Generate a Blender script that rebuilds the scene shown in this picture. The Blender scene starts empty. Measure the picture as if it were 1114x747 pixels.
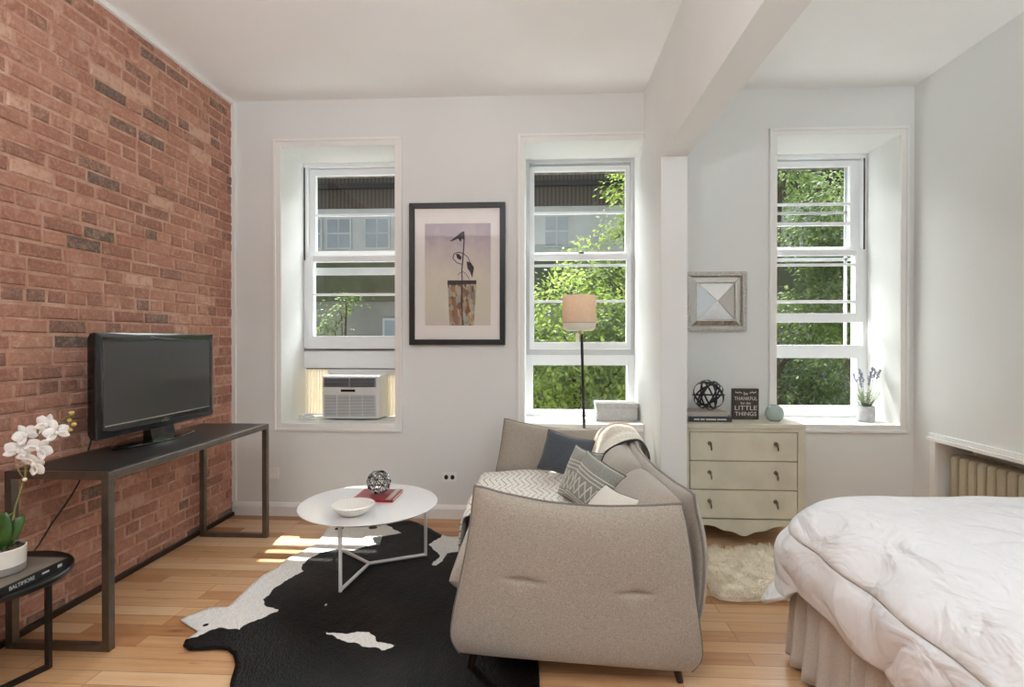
import bpy, math, random
from mathutils import Vector, Matrix, noise
random.seed(7)
PI = math.pi
scene = bpy.context.scene
col = scene.collection

# ---------------------------------------------------------------- camera, world, sun, exposure
cam_data = bpy.data.cameras.new('camera')
cam = bpy.data.objects.new('camera', cam_data)
col.objects.link(cam)
cam.location = (0, 0, 1.3)
cam.rotation_euler = (PI / 2 - 0.0056, 0, 0.052)
cam_data.sensor_width = 36
cam_data.lens = 576 / 1114 * 36
cam_data.clip_start = 0.05
scene.camera = cam

world = bpy.data.worlds.new('world')
scene.world = world
world.use_nodes = True
bg = world.node_tree.nodes['Background']
wt = world.node_tree
_co = wt.nodes.new('ShaderNodeTexCoord')
_sep = wt.nodes.new('ShaderNodeSeparateXYZ'); wt.links.new(_co.outputs['Generated'], _sep.inputs[0])
_mr = wt.nodes.new('ShaderNodeMapRange'); _mr.interpolation_type = 'SMOOTHSTEP'
wt.links.new(_sep.outputs[1], _mr.inputs['Value'])      # the sky is brightest on the sun's side
_mr.inputs['From Min'].default_value = -0.35; _mr.inputs['From Max'].default_value = 0.75
_mr.inputs['To Min'].default_value = 0.48; _mr.inputs['To Max'].default_value = 11.0
wt.links.new(_mr.outputs[0], bg.inputs[1])
bg.inputs[0].default_value = (0.94, 0.975, 0.985, 1)

sun_data = bpy.data.lights.new('sun', 'SUN')
sun_data.energy = 11
sun_data.color = (1.0, 0.95, 0.87)
sun_data.angle = math.radians(0.6)
sun = bpy.data.objects.new('sun', sun_data)
col.objects.link(sun)
sun.rotation_euler = Vector((0.14, -1, -1.74)).to_track_quat('-Z', 'Y').to_euler()

# two added fill lights behind the camera, aimed up to brighten the ceiling
for _x, _e in ((-0.9, 118), (1.75, 50)):
    _l = bpy.data.lights.new('fill_uplight', 'AREA'); _l.shape = 'DISK'; _l.size = 0.6; _l.energy = _e; _l.color = (0.90, 0.965, 1.0)
    _o = bpy.data.objects.new('fill_uplight', _l); col.objects.link(_o); _o.location = (_x, -0.7, 1.75); _o.rotation_euler = (PI, 0, 0)

scene.view_settings.view_transform = 'Standard'
scene.view_settings.look = 'None'
scene.view_settings.gamma = 1
scene.view_settings.use_curve_mapping = False
scene.view_settings.exposure = 0.29
scene.cycles.max_bounces = 10
scene.cycles.diffuse_bounces = 6
scene.cycles.transparent_max_bounces = 16
scene.cycles.use_denoising = True

# ---------------------------------------------------------------- materials
def srgb(r, g, b):
    f = lambda c: (c / 255 / 12.92) if c / 255 <= 0.04045 else ((c / 255 + 0.055) / 1.055) ** 2.4
    return (f(r), f(g), f(b), 1)

class NT:
    def __init__(s, name):
        s.m = bpy.data.materials.new(name)
        s.m.use_nodes = True
        s.t = s.m.node_tree
        s.p = s.t.nodes['Principled BSDF']
        s.out = s.t.nodes['Material Output']
    def n(s, typ, inputs=None, **props):
        nd = s.t.nodes.new(typ)
        for k, v in props.items():
            setattr(nd, k, v)
        for k, v in (inputs or {}).items():
            s.set(nd, k, v)
        return nd
    def set(s, nd, k, v):
        if isinstance(v, bpy.types.NodeSocket):
            s.t.links.new(v, nd.inputs[k])
        else:
            nd.inputs[k].default_value = v
    def coord(s, kind='Object', scale=None, rot=None):
        c = s.n('ShaderNodeTexCoord').outputs[kind]
        if scale or rot:
            mp = s.n('ShaderNodeMapping', {'Vector': c})
            if scale: mp.inputs['Scale'].default_value = scale
            if rot: mp.inputs['Rotation'].default_value = rot
            c = mp.outputs[0]
        return c
    def noise(s, vec, scale, detail=3, rough=0.5):
        return s.n('ShaderNodeTexNoise', {'Vector': vec, 'Scale': scale, 'Detail': detail, 'Roughness': rough}).outputs['Fac']
    def ramp(s, fac, stops):
        r = s.n('ShaderNodeValToRGB', {'Fac': fac})
        e = r.color_ramp.elements
        while len(e) < len(stops): e.new(0.5)
        for i, (p, c) in enumerate(stops):
            e[i].position = p; e[i].color = c
        return r.outputs[0]
    def mix(s, fac, a, b, blend='MIX'):
        m = s.n('ShaderNodeMix', data_type='RGBA', blend_type=blend)
        s.set(m, 0, fac); s.set(m, 6, a); s.set(m, 7, b)
        return m.outputs[2]
    def math(s, op, a, b=0.5):
        m = s.n('ShaderNodeMath', operation=op)
        s.set(m, 0, a); s.set(m, 1, b)
        return m.outputs[0]
    def bump(s, h, strength=0.3, dist=0.01):
        b = s.n('ShaderNodeBump', {'Height': h, 'Strength': strength, 'Distance': dist})
        s.t.links.new(b.outputs[0], s.p.inputs['Normal'])
    def base(s, c): s.set(s.p, 'Base Color', c)

def simple(name, c, rough=0.5, metal=0.0, var=0.04, vs=8, bump=0, bs=60, spec=0.5, coat=0):
    k = NT(name)
    co = k.coord()
    c = srgb(*c)
    if var:
        d = tuple(max(0, x * (1 - var * 2)) for x in c[:3]) + (1,)
        l = tuple(min(1, x * (1 + var)) for x in c[:3]) + (1,)
        k.base(k.ramp(k.noise(co, vs), [(0.3, d), (0.7, l)]))
    else:
        k.base(c)
    k.p.inputs['Roughness'].default_value = rough
    k.p.inputs['Metallic'].default_value = metal
    k.p.inputs['Specular IOR Level'].default_value = spec
    k.p.inputs['Coat Weight'].default_value = coat
    if bump: k.bump(k.noise(co, bs, 4), bump, 0.003)
    return k.m

M = {}
M['paint'] = simple('wall_paint', (228, 229, 227), 0.6, var=0.01, vs=2, bump=0.08, bs=40, spec=0.3)
M['ceil'] = simple('ceiling_paint', (244, 244, 243), 0.7, var=0.01, vs=2, bump=0.05, bs=40, spec=0.2)
M['trim'] = simple('trim_paint', (238, 237, 234), 0.35, var=0.01, vs=4, bump=0.03, bs=30)
M['vinyl'] = simple('window_vinyl', (236, 238, 240), 0.35, var=0.01)
M['greyalu'] = simple('window_grey_frame', (204, 206, 208), 0.4, var=0.03)
M['darkgap'] = simple('dark_rubber', (60, 60, 58), 0.7)
M['steel'] = simple('brushed_steel', (124, 118, 110), 0.34, 0.9, 0.08, 20, 0.1, 200)
M['darksteel'] = simple('dark_steel', (48, 44, 41), 0.42, 0.5, 0.1, 20)
M['blacktop'] = simple('black_table_top', (40, 37, 35), 0.36, 0, 0.15, 14, 0.05, 120)
M['gloss'] = simple('gloss_black', (14, 15, 16), 0.12, 0, 0, coat=0.4)
M['blackplastic'] = simple('black_plastic', (22, 22, 22), 0.4, 0, 0.05)
M['silver'] = simple('silver', (190, 190, 188), 0.25, 0.9, 0.03)
M['chrome'] = simple('chrome', (210, 210, 210), 0.12, 1.0, 0)
M['whitemetal'] = simple('white_metal', (235, 233, 231), 0.35, 0, 0.01)
M['whitelacquer'] = simple('white_lacquer', (240, 240, 241), 0.14, 0, 0.01, coat=0.3)
M['ceramic'] = simple('white_ceramic', (236, 232, 224), 0.25, 0, 0.02)
M['taupe'] = simple('grey_band_ceramic', (150, 145, 138), 0.5, 0, 0.04)
M['red'] = simple('red_cover', (150, 22, 34), 0.4, 0, 0.12, 20)
M['page'] = simple('pages', (228, 220, 204), 0.8, 0, 0.05, 80)
M['bookblack'] = simple('black_cover', (34, 34, 35), 0.4, 0, 0.05)
M['bookgrey'] = simple('taupe_cover', (120, 110, 100), 0.45, 0, 0.08)
M['bookpale'] = simple('pale_cover', (176, 168, 158), 0.5, 0, 0.06)
M['bookteal'] = simple('dark_green_cover', (52, 62, 60), 0.45, 0, 0.06)
M['text'] = simple('pale_print', (214, 212, 205), 0.6, 0, 0)
M['leafdark'] = simple('orchid_leaf', (48, 84, 26), 0.3, 0, 0.25, 16, coat=0.2)
M['leafpale'] = simple('pale_leaf', (118, 150, 84), 0.5, 0, 0.2, 16)
M['lavleaf'] = simple('lavender_leaf', (146, 160, 130), 0.6, 0, 0.2, 16)
M['lavflower'] = simple('lavender_bloom', (150, 152, 176), 0.7, 0, 0.15, 30)
M['petal'] = simple('white_petal', (246, 244, 240), 0.5, 0, 0.03, 30)
M['bud'] = simple('yellow_bud', (196, 176, 96), 0.5, 0, 0.15, 60)
M['stem'] = simple('orchid_stem', (138, 128, 70), 0.5, 0, 0.15, 30)
M['soil'] = simple('potting_moss', (70, 62, 40), 0.9, 0, 0.3, 60, 0.6, 60)
M['concrete'] = simple('pale_concrete', (196, 196, 196), 0.8, 0, 0.12, 30, 0.4, 60)
M['teal'] = simple('pale_teal_glaze', (172, 190, 183), 0.3, 0, 0.08, 12)
M['dresser'] = simple('cream_faux_leather', (206, 200, 180), 0.42, 0, 0.06, 6, 0.25, 300)
M['dresseredge'] = simple('drawer_reveal', (96, 90, 74), 0.6, 0, 0.05)
M['pull'] = simple('aged_metal_pull', (120, 112, 98), 0.3, 0.9, 0.1)
M['radiator'] = simple('tan_radiator_enamel', (172, 163, 140), 0.4, 0, 0.05, 6)
M['darkwood'] = simple('dark_wood_leg', (44, 27, 18), 0.35, 0, 0.2, 20)
M['mattress'] = simple('mattress_cloth', (220, 216, 208), 0.9, 0, 0.02)
M['outlet'] = simple('outlet_plastic', (240, 240, 236), 0.3, 0, 0.01)
M['signboard'] = simple('sign_dark_wood', (66, 54, 50), 0.6, 0, 0.2, 30)
M['linen'] = simple('grey_linen', (196, 194, 192), 0.9, 0, 0.12, 120, 0.3, 300)
M['acwhite'] = simple('ac_plastic', (226, 226, 224), 0.4, 0, 0.02)
M['acgrey'] = simple('ac_grille', (150, 152, 154), 0.5, 0, 0.04)
M['acdark'] = simple('ac_dark', (70, 72, 74), 0.5, 0, 0.04)
M['frameblack'] = simple('espresso_frame', (28, 22, 20), 0.3, 0, 0.08)
M['matboard'] = simple('picture_mat', (236, 230, 226), 0.9, 0, 0.01)
M['trunk'] = simple('bark', (84, 70, 56), 0.9, 0, 0.2, 8, 0.5, 30)
M['yard'] = simple('yard_ground', (190, 188, 178), 0.95, 0, 0.2, 1)
M['brass'] = simple('lamp_socket', (200, 198, 190), 0.3, 0.6, 0.03)

def glass_mat(name, refl=1.0, tint=(0.97, 0.985, 0.98, 1)):
    k = NT(name)
    k.t.nodes.remove(k.p)
    tr = k.n('ShaderNodeBsdfTransparent', {'Color': tint})
    gl = k.n('ShaderNodeBsdfGlossy', {'Color': (1, 1, 1, 1), 'Roughness': 0.02})
    fr = k.n('ShaderNodeFresnel', {'IOR': 1.45})
    front = k.math('SUBTRACT', 1.0, k.n('ShaderNodeNewGeometry').outputs['Backfacing'])
    f = k.math('MULTIPLY', k.math('MULTIPLY', fr.outputs[0], refl), front)
    mx = k.n('ShaderNodeMixShader')
    k.t.links.new(f, mx.inputs[0]); k.t.links.new(tr.outputs[0], mx.inputs[1]); k.t.links.new(gl.outputs[0], mx.inputs[2])
    k.t.links.new(mx.outputs[0], k.out.inputs[0])
    return k.m
M['glass'] = glass_mat('window_glass')
M['pictureglass'] = glass_mat('picture_glass', 0.8, (1, 1, 1, 1))

def translucent_mat(name, c1, c2, scale, t=0.5, rough=0.6):
    k = NT(name)
    cc = k.ramp(k.noise(k.coord(), scale, 3), [(0.3, srgb(*c1)), (0.7, srgb(*c2))])
    k.base(cc)
    k.p.inputs['Roughness'].default_value = rough
    tl = k.n('ShaderNodeBsdfTranslucent', {'Color': cc})
    mx = k.n('ShaderNodeMixShader', {0: t})
    k.t.links.new(k.p.outputs[0], mx.inputs[1]); k.t.links.new(tl.outputs[0], mx.inputs[2])
    k.t.links.new(mx.outputs[0], k.out.inputs[0])
    return k.m
M['foliage_a'] = translucent_mat('tree_leaves_bright', (84, 108, 44), (158, 176, 88), 1.3, 0.55)
M['foliage_b'] = translucent_mat('tree_leaves_deep', (54, 76, 36), (118, 138, 78), 1.1, 0.5)
M['accordion'] = translucent_mat('accordion_vinyl', (240, 234, 220), (246, 240, 228), 20, 0.3, 0.6)
M['shade'] = translucent_mat('lampshade_linen', (240, 222, 202), (248, 232, 214), 60, 0.6, 0.9)
M['diffuser'] = translucent_mat('lamp_diffuser', (250, 244, 228), (252, 248, 236), 10, 0.45, 0.6)

def fabric(name, c, c2, scale=220, bump=0.35, rough=0.92, sheen=0.3):
    k = NT(name)
    co = k.coord()
    n1 = k.noise(co, scale, 2)
    n2 = k.noise(co, 3.0, 3)
    a = k.ramp(n1, [(0.3, srgb(*c)), (0.7, srgb(*c2))])
    k.base(k.mix(k.math('MULTIPLY', n2, 0.12), a, srgb(*[x * 0.9 for x in c])))
    k.p.inputs['Roughness'].default_value = rough
    k.p.inputs['Sheen Weight'].default_value = sheen
    k.p.inputs['Specular IOR Level'].default_value = 0.2
    k.bump(n1, bump, 0.002)
    return k
M['sofa'] = fabric('greige_tweed', (150, 141, 130), (182, 173, 161)).m
M['piping'] = fabric('grey_piping', (112, 107, 101), (134, 128, 121)).m
M['navy'] = fabric('slate_cushion_cloth', (70, 76, 84), (88, 94, 102)).m
M['darkpipe'] = fabric('charcoal_piping', (56, 57, 58), (76, 76, 76)).m
M['cream_cushion'] = fabric('cream_cushion_cloth', (214, 208, 198), (232, 228, 220)).m
M['skirt'] = fabric('bed_skirt_linen', (190, 180, 168), (204, 195, 184), 180, 0.2).m

# grey cushion with woven pale bands and diamonds
k = fabric('grey_woven_cushion', (128, 130, 124), (160, 162, 154), 160, 0.5)
uv = k.n('ShaderNodeTexCoord').outputs['UV']
sep = k.n('ShaderNodeSeparateXYZ', {0: uv})
u_, v_ = sep.outputs[0], sep.outputs[1]
def band(k, x, c, w):
    return k.math('LESS_THAN', k.math('ABSOLUTE', k.math('SUBTRACT', x, c), 0), w)
b = None
for c in (0.20, 0.25, 0.56, 0.61, 0.66, 0.9):
    q = band(k, v_, c, 0.008)
    b = q if b is None else k.math('MAXIMUM', b, q)
du = k.math('PINGPONG', k.math('MULTIPLY', u_, 9.0), 0.5)
dd = k.math('ABSOLUTE', k.math('SUBTRACT', k.math('MULTIPLY', k.math('ABSOLUTE', k.math('SUBTRACT', v_, 0.405), 0), 4.2), du), 0)
dm = k.math('MULTIPLY', k.math('LESS_THAN', dd, 0.10), band(k, v_, 0.405, 0.12))
b = k.math('MAXIMUM', b, dm)
old = k.p.inputs['Base Color'].links[0].from_socket
k.base(k.mix(b, old, srgb(206, 205, 196)))
M['greycushion'] = k.m

# black / cream chevron throw
k = fabric('cream_throw_black_dashes', (222, 214, 204), (240, 234, 226), 120, 0.6)
sep = k.n('ShaderNodeSeparateXYZ', {0: k.n('ShaderNodeTexCoord').outputs['UV']})
u_, v_ = sep.outputs[0], sep.outputs[1]
zz = k.math('PINGPONG', k.math('MULTIPLY', v_, 4.0), 0.5)
st = k.math('FRACT', k.math('ADD', k.math('MULTIPLY', u_, 26.0), k.math('MULTIPLY', zz, 2.2)), 0)
line = k.math('LESS_THAN', st, 0.2)
dash = k.math('GREATER_THAN', k.noise(k.n('ShaderNodeTexCoord').outputs['UV'], 90, 1), 0.47)
line = k.math('MULTIPLY', line, dash)
old = k.p.inputs['Base Color'].links[0].from_socket
k.base(k.mix(k.math('MULTIPLY', line, 0.85), old, srgb(60, 56, 54)))
M['chevron'] = k.m

# knitted cream throw with a tan stripe
k = fabric('cream_knit_throw', (204, 194, 178), (232, 226, 214), 90, 0.9)
sep = k.n('ShaderNodeSeparateXYZ', {0: k.n('ShaderNodeTexCoord').outputs['UV']})
wv = k.math('FRACT', k.math('MULTIPLY', sep.outputs[0], 26), 0)
old = k.p.inputs['Base Color'].links[0].from_socket
c1 = k.mix(k.math('MULTIPLY', k.math('LESS_THAN', wv, 0.3), 0.35), old, srgb(150, 142, 130))
tan = k.math('MULTIPLY', k.math('GREATER_THAN', sep.outputs[0], 0.80), k.math('LESS_THAN', sep.outputs[0], 0.93))
k.base(k.mix(tan, c1, srgb(186, 150, 116)))
M['knit'] = k.m

# duvet: satin-ish white cotton with fine creases
k = NT('white_duvet_cotton')
co = k.coord()
k.base(k.ramp(k.noise(co, 3), [(0.3, srgb(228, 228, 230)), (0.7, srgb(234, 234, 236))]))
k.p.inputs['Roughness'].default_value = 0.65
k.p.inputs['Sheen Weight'].default_value = 0.3
dv = k.n('ShaderNodeMapping', {'Vector': co}); dv.inputs['Scale'].default_value = (1.6, 1.0, 1.2); dv.inputs['Rotation'].default_value = (0, 0, 0.7)
h1 = k.n('ShaderNodeTexNoise', {'Vector': dv.outputs[0], 'Scale': 6.0, 'Detail': 3.0, 'Roughness': 0.45, 'Distortion': 0.8}).outputs['Fac']
h2 = k.n('ShaderNodeTexNoise', {'Vector': co, 'Scale': 26, 'Detail': 3}).outputs['Fac']
k.bump(k.math('ADD', h1, k.math('MULTIPLY', h2, 0.02)), 0.75, 0.06)
M['duvet'] = k.m

# bricks
k = NT('old_red_brick')
at_ = k.n('ShaderNodeAttribute', attribute_name='tone').outputs['Fac']
co = k.coord()
nf = k.noise(co, 28, 5, 0.65)
tone = k.math('ADD', at_, k.math('MULTIPLY', k.math('SUBTRACT', nf, 0.5), 0.95))
base = k.ramp(tone, [(0.0, srgb(108, 92, 82)), (0.14, srgb(136, 104, 90)), (0.32, srgb(158, 108, 90)), (0.6, srgb(176, 124, 104)), (0.85, srgb(190, 140, 118)), (1.0, srgb(208, 168, 146))])
sm = k.noise(co, 7, 6, 0.7)
smear = k.ramp(sm, [(0.52, (0, 0, 0, 1)), (0.72, (1, 1, 1, 1))])
fine = k.ramp(k.noise(co, 60, 4, 0.7), [(0.5, (0, 0, 0, 1)), (0.68, (1, 1, 1, 1))])
f = k.math('MINIMUM', k.math('ADD', k.math('MULTIPLY', smear, 0.42), k.math('MULTIPLY', fine, 0.38)), 1.0)
k.base(k.mix(f, base, srgb(216, 184, 164)))
k.p.inputs['Roughness'].default_value = 0.85
k.bump(k.math('ADD', k.noise(co, 34, 6, 0.7), k.math('MULTIPLY', k.noise(co, 150, 2), 0.3)), 0.7, 0.008)
M['brick'] = k.m
k = NT('lime_mortar')
co = k.coord()
k.base(k.ramp(k.noise(co, 9, 6, 0.7), [(0.3, srgb(168, 118, 98)), (0.5, srgb(200, 156, 134)), (0.72, srgb(218, 186, 166))]))
k.p.inputs['Roughness'].default_value = 0.95
k.bump(k.noise(co, 60, 6, 0.7), 0.9, 0.008)
M['mortar'] = k.m

# floor planks (run along X)
k = NT('reclaimed_oak_planks')
co = k.coord()
br = k.n('ShaderNodeTexBrick', {'Vector': co, 'Color1': (0, 0, 0, 1), 'Color2': (1, 1, 1, 1), 'Mortar': (0.5, 0.5, 0.5, 1), 'Scale': 1.0,
      'Mortar Size': 0.0013, 'Mortar Smooth': 0.1, 'Bias': 0.0, 'Brick Width': 0.86, 'Row Height': 0.083})
br.offset = 0.37; br.offset_frequency = 3; br.squash = 1.35; br.squash_frequency = 5
gr = k.n('ShaderNodeMapping', {'Vector': co}); gr.inputs['Scale'].default_value = (2.2, 34, 1)
# shift the grain from plank to plank
sx = k.n('ShaderNodeVectorMath', operation='SCALE'); k.t.links.new(br.outputs['Color'], sx.inputs[0]); sx.inputs['Scale'].default_value = 37.0
gv = k.n('ShaderNodeVectorMath', {0: gr.outputs[0], 1: sx.outputs[0]}, operation='ADD').outputs[0]
grain = k.noise(gv, 1.3, 6, 0.62)
tone = k.math('ADD', k.math('MULTIPLY', br.outputs['Color'], 0.62), k.math('MULTIPLY', grain, 0.52))
base = k.ramp(tone, [(0.16, srgb(146, 94, 56)), (0.38, srgb(188, 136, 92)), (0.6, srgb(206, 160, 116)), (0.88, srgb(224, 188, 148))])
kn = k.n('ShaderNodeMapping', {'Vector': co}); kn.inputs['Scale'].default_value = (2.0, 7, 1)
knots = k.ramp(k.noise(kn.outputs[0], 2.6, 2, 0.4), [(0.70, (0, 0, 0, 1)), (0.78, (1, 1, 1, 1))])
base = k.mix(k.math('MULTIPLY', knots, 0.6), base, srgb(112, 72, 44))
base = k.mix(k.math('MULTIPLY', br.outputs['Fac'], 0.75), base, srgb(92, 62, 40))
k.base(base)
k.p.inputs['Roughness'].default_value = 0.33
k.set(k.p, 'Roughness', k.math('ADD', k.math('MULTIPLY', grain, 0.25), 0.2))
k.bump(k.math('SUBTRACT', k.math('MULTIPLY', grain, 0.25), br.outputs['Fac']), 0.3, 0.003)
M['floor'] = k.m

# cowhide
k = NT('black_white_cowhide')
a = k.n('ShaderNodeAttribute', attribute_name='white').outputs['Fac']
co = k.coord()
nn = k.noise(co, 45, 4)
edge = k.math('GREATER_THAN', k.math('ADD', a, k.math('MULTIPLY', k.math('SUBTRACT', nn, 0.5), 0.5)), 0.5)
hr = k.n('ShaderNodeMapping', {'Vector': co}); hr.inputs['Scale'].default_value = (1, 0.35, 1); hr.inputs['Rotation'].default_value = (0, 0, 0.6)
hair = k.noise(hr.outputs[0], 160, 3)
blk = k.ramp(k.noise(co, 2.5, 3), [(0.4, srgb(13, 13, 14)), (0.62, srgb(26, 19, 16))])
k.base(k.mix(edge, blk, k.ramp(hair, [(0.3, srgb(222, 218, 212)), (0.7, srgb(244, 242, 238))])))
k.p.inputs['Roughness'].default_value = 0.5
k.p.inputs['Specular IOR Level'].default_value = 0.14
k.bump(k.math('ADD', hair, k.math('MULTIPLY', k.noise(hr.outputs[0], 9, 3), 3)), 0.5, 0.008)
M['cowhide'] = k.m
M['hideback'] = simple('hide_underside', (252, 244, 226), 0.9, 0, 0.04, 30, 0.5, 40)
M['fur'] = translucent_mat('cream_sheepskin', (255, 247, 234), (255, 252, 246), 30, 0.6, 0.9)

# opposite building
k = NT('facade_dark_cladding')
co = k.coord()
w = k.n('ShaderNodeTexWave', {'Vector': co, 'Scale': 3.0, 'Distortion': 0.6, 'Detail': 2}, bands_direction='X').outputs['Fac']
k.base(k.ramp(w, [(0.2, srgb(58, 52, 48)), (0.8, srgb(86, 78, 72))]))
k.p.inputs['Roughness'].default_value = 0.8
M['cladding'] = k.m
M['facade_grey'] = simple('facade_pale_render', (184, 188, 192), 0.85, 0, 0.08, 1.2)
M['facade_mid'] = simple('facade_mid_render', (138, 140, 138), 0.85, 0, 0.1, 0.8)
M['facade_band'] = simple('facade_olive_band', (84, 90, 70), 0.8, 0, 0.1, 2)
M['facade_window'] = simple('facade_window_glass', (150, 160, 170), 0.15, 0, 0.1, 1)

# wall art print: washed lilac, green and grey paper
k = NT('art_paper')
uvc = k.coord('UV')
sep = k.n('ShaderNodeSeparateXYZ', {0: uvc})
nz = k.noise(uvc, 3.5, 5, 0.6)
t = k.math('ADD', sep.outputs[1], k.math('MULTIPLY', k.math('SUBTRACT', nz, 0.5), 0.7))
k.base(k.ramp(t, [(0.0, srgb(206, 196, 186)), (0.2, srgb(208, 202, 182)), (0.45, srgb(214, 206, 192)), (0.7, srgb(204, 192, 190)), (0.95, srgb(180, 164, 176))]))
k.p.inputs['Roughness'].default_value = 0.9
M['artpaper'] = k.m
M['artink'] = simple('art_ink', (66, 52, 62), 0.9, 0, 0.15, 60)
k = NT('art_pot_collage')
uvc = k.coord('UV')
vor = k.n('ShaderNodeTexVoronoi', {'Vector': uvc, 'Scale': 8.0}).outputs['Color']
sep = k.n('ShaderNodeSeparateXYZ', {0: vor})
k.base(k.ramp(sep.outputs[0], [(0.0, srgb(104, 90, 68)), (0.3, srgb(152, 110, 84)), (0.55, srgb(188, 170, 132)), (0.75, srgb(156, 156, 146)), (1.0, srgb(126, 78, 62))]))
k.p.inputs['Roughness'].default_value = 0.9
M['artpot'] = k.m
M['mirror'] = simple('mirror_glass', (225, 225, 225), 0.04, 1.0, 0)
M['mirrorframe'] = simple('beaded_silver_frame', (200, 196, 188), 0.4, 0.5, 0.1, 60)
M['tvscreen'] = simple('tv_screen', (58, 58, 56), 0.2, 0, 0, spec=0.7)
k = NT('openwork_metal')
k.base(k.ramp(k.noise(k.coord(), 55, 2), [(0.42, srgb(34, 34, 36)), (0.55, srgb(190, 190, 190))]))
k.p.inputs['Metallic'].default_value = 0.8; k.p.inputs['Roughness'].default_value = 0.25
M['openwork'] = k.m
lamp_glow = NT('ceiling_light_glass')
lamp_glow.base(srgb(245, 244, 240)); lamp_glow.p.inputs['Emission Color'].default_value = (1, 0.96, 0.9, 1); lamp_glow.p.inputs['Emission Strength'].default_value = 3.0
M['glow'] = lamp_glow.m

# ---------------------------------------------------------------- mesh builder
class MB:
    def __init__(s): s.v = []; s.f = []; s.uv = None; s.attr = None
    def add(s, vs, fs):
        o = len(s.v); s.v += [tuple(p) for p in vs]; s.f += [tuple(i + o for i in q) for q in fs]; return s
    def box(s, x0, x1, y0, y1, z0, z1):
        v = [(x0, y0, z0), (x1, y0, z0), (x1, y1, z0), (x0, y1, z0), (x0, y0, z1), (x1, y0, z1), (x1, y1, z1), (x0, y1, z1)]
        return s.add(v, [(0, 3, 2, 1), (4, 5, 6, 7), (0, 1, 5, 4), (1, 2, 6, 5), (2, 3, 7, 6), (3, 0, 4, 7)])
    def beam(s, a, b, w, h=None, up=(0, 0, 1)):
        a, b = Vector(a), Vector(b); h = h or w
        d = (b - a).normalized(); up = Vector(up)
        if abs(d.dot(up)) > 0.95: up = Vector((1, 0, 0))
        r = d.cross(up).normalized() * w / 2; u = r.cross(d).normalized() * h / 2
        v = [a - r - u, a + r - u, a + r + u, a - r + u, b - r - u, b + r - u, b + r + u, b - r + u]
        return s.add(v, [(0, 1, 2, 3), (4, 7, 6, 5), (0, 4, 5, 1), (1, 5, 6, 2), (2, 6, 7, 3), (3, 7, 4, 0)])
    def tube(s, pts, r, n=8, closed=False, caps=True):
        pts = [Vector(p) for p in pts]; m = len(pts)
        rr = r if isinstance(r, (list, tuple)) else [r] * m
        rings = []; ref = None
        for i, p in enumerate(pts):
            if closed: t = pts[(i + 1) % m] - pts[i - 1]
            else: t = pts[min(i + 1, m - 1)] - pts[max(i - 1, 0)]
            if t.length < 1e-9: t = Vector((0, 0, 1))
            t.normalize()
            if ref is None:
                ref = Vector((0, 0, 1)) if abs(t.z) < 0.9 else Vector((1, 0, 0))
            a = (ref - t * ref.dot(t))
            if a.length < 1e-6: a = t.orthogonal()
            a.normalize(); b = t.cross(a); ref = a
            rings.append([p + (a * math.cos(2 * PI * j / n) + b * math.sin(2 * PI * j / n)) * rr[i] for j in range(n)])
        vs = [q for ring in rings for q in ring]; fs = []
        for i in range(m if closed else m - 1):
            i2 = (i + 1) % m
            for j in range(n):
                j2 = (j + 1) % n
                fs.append((i * n + j, i * n + j2, i2 * n + j2, i2 * n + j))
        if not closed and caps:
            fs.append(tuple(range(n - 1, -1, -1))); fs.append(tuple((m - 1) * n + j for j in range(n)))
        return s.add(vs, fs)
    def lathe(s, prof, c, n=40, sx=1, sy=1):
        c = Vector(c); vs = []; fs = []; m = len(prof)
        for r, z in prof:
            for j in range(n):
                a = 2 * PI * j / n
                vs.append(c + Vector((r * math.cos(a) * sx, r * math.sin(a) * sy, z)))
        for i in range(m - 1):
            for j in range(n):
                j2 = (j + 1) % n
                fs.append((i * n + j, i * n + j2, (i + 1) * n + j2, (i + 1) * n + j))
        if prof[0][0] > 1e-4: fs.append(tuple(range(n - 1, -1, -1)))
        if prof[-1][0] > 1e-4: fs.append(tuple((m - 1) * n + j for j in range(n)))
        return s.add(vs, fs)
    def sphere(s, c, r, n=16, m=10, sc=(1, 1, 1)):
        prof = [(max(1e-5, math.sin(PI * i / m)) * r, -math.cos(PI * i / m) * r) for i in range(m + 1)]
        o = len(s.v); s.lathe(prof, (0, 0, 0), n)
        for i in range(o, len(s.v)):
            p = s.v[i]; s.v[i] = (p[0] * sc[0] + c[0], p[1] * sc[1] + c[1], p[2] * sc[2] + c[2])
        return s
    def grid(s, fn, nu, nv, closed_u=False):
        vs = [fn(i / nu, j / nv) for j in range(nv + 1) for i in range(nu + 1)]
        fs = [(j * (nu + 1) + i, j * (nu + 1) + i + 1, (j + 1) * (nu + 1) + i + 1, (j + 1) * (nu + 1) + i) for j in range(nv) for i in range(nu)]
        if s.uv is None: s.uv = []
        s.uv += [(i / nu, j / nv) for j in range(nv + 1) for i in range(nu + 1)]
        return s.add(vs, fs)
    def prism(s, pts, axis, a, b):
        """extrude a 2D outline; axis 'y': pts are (x,z); 'z': (x,y); 'x': (y,z)"""
        def P(p, t):
            return {'y': (p[0], t, p[1]), 'z': (p[0], p[1], t), 'x': (t, p[0], p[1])}[axis]
        n = len(pts)
        return s.add([P(p, a) for p in pts] + [P(p, b) for p in pts],
                     [tuple(range(n)), tuple(range(2 * n - 1, n - 1, -1))] + [(i, i + n, (i + 1) % n + n, (i + 1) % n) for i in range(n)])

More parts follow.
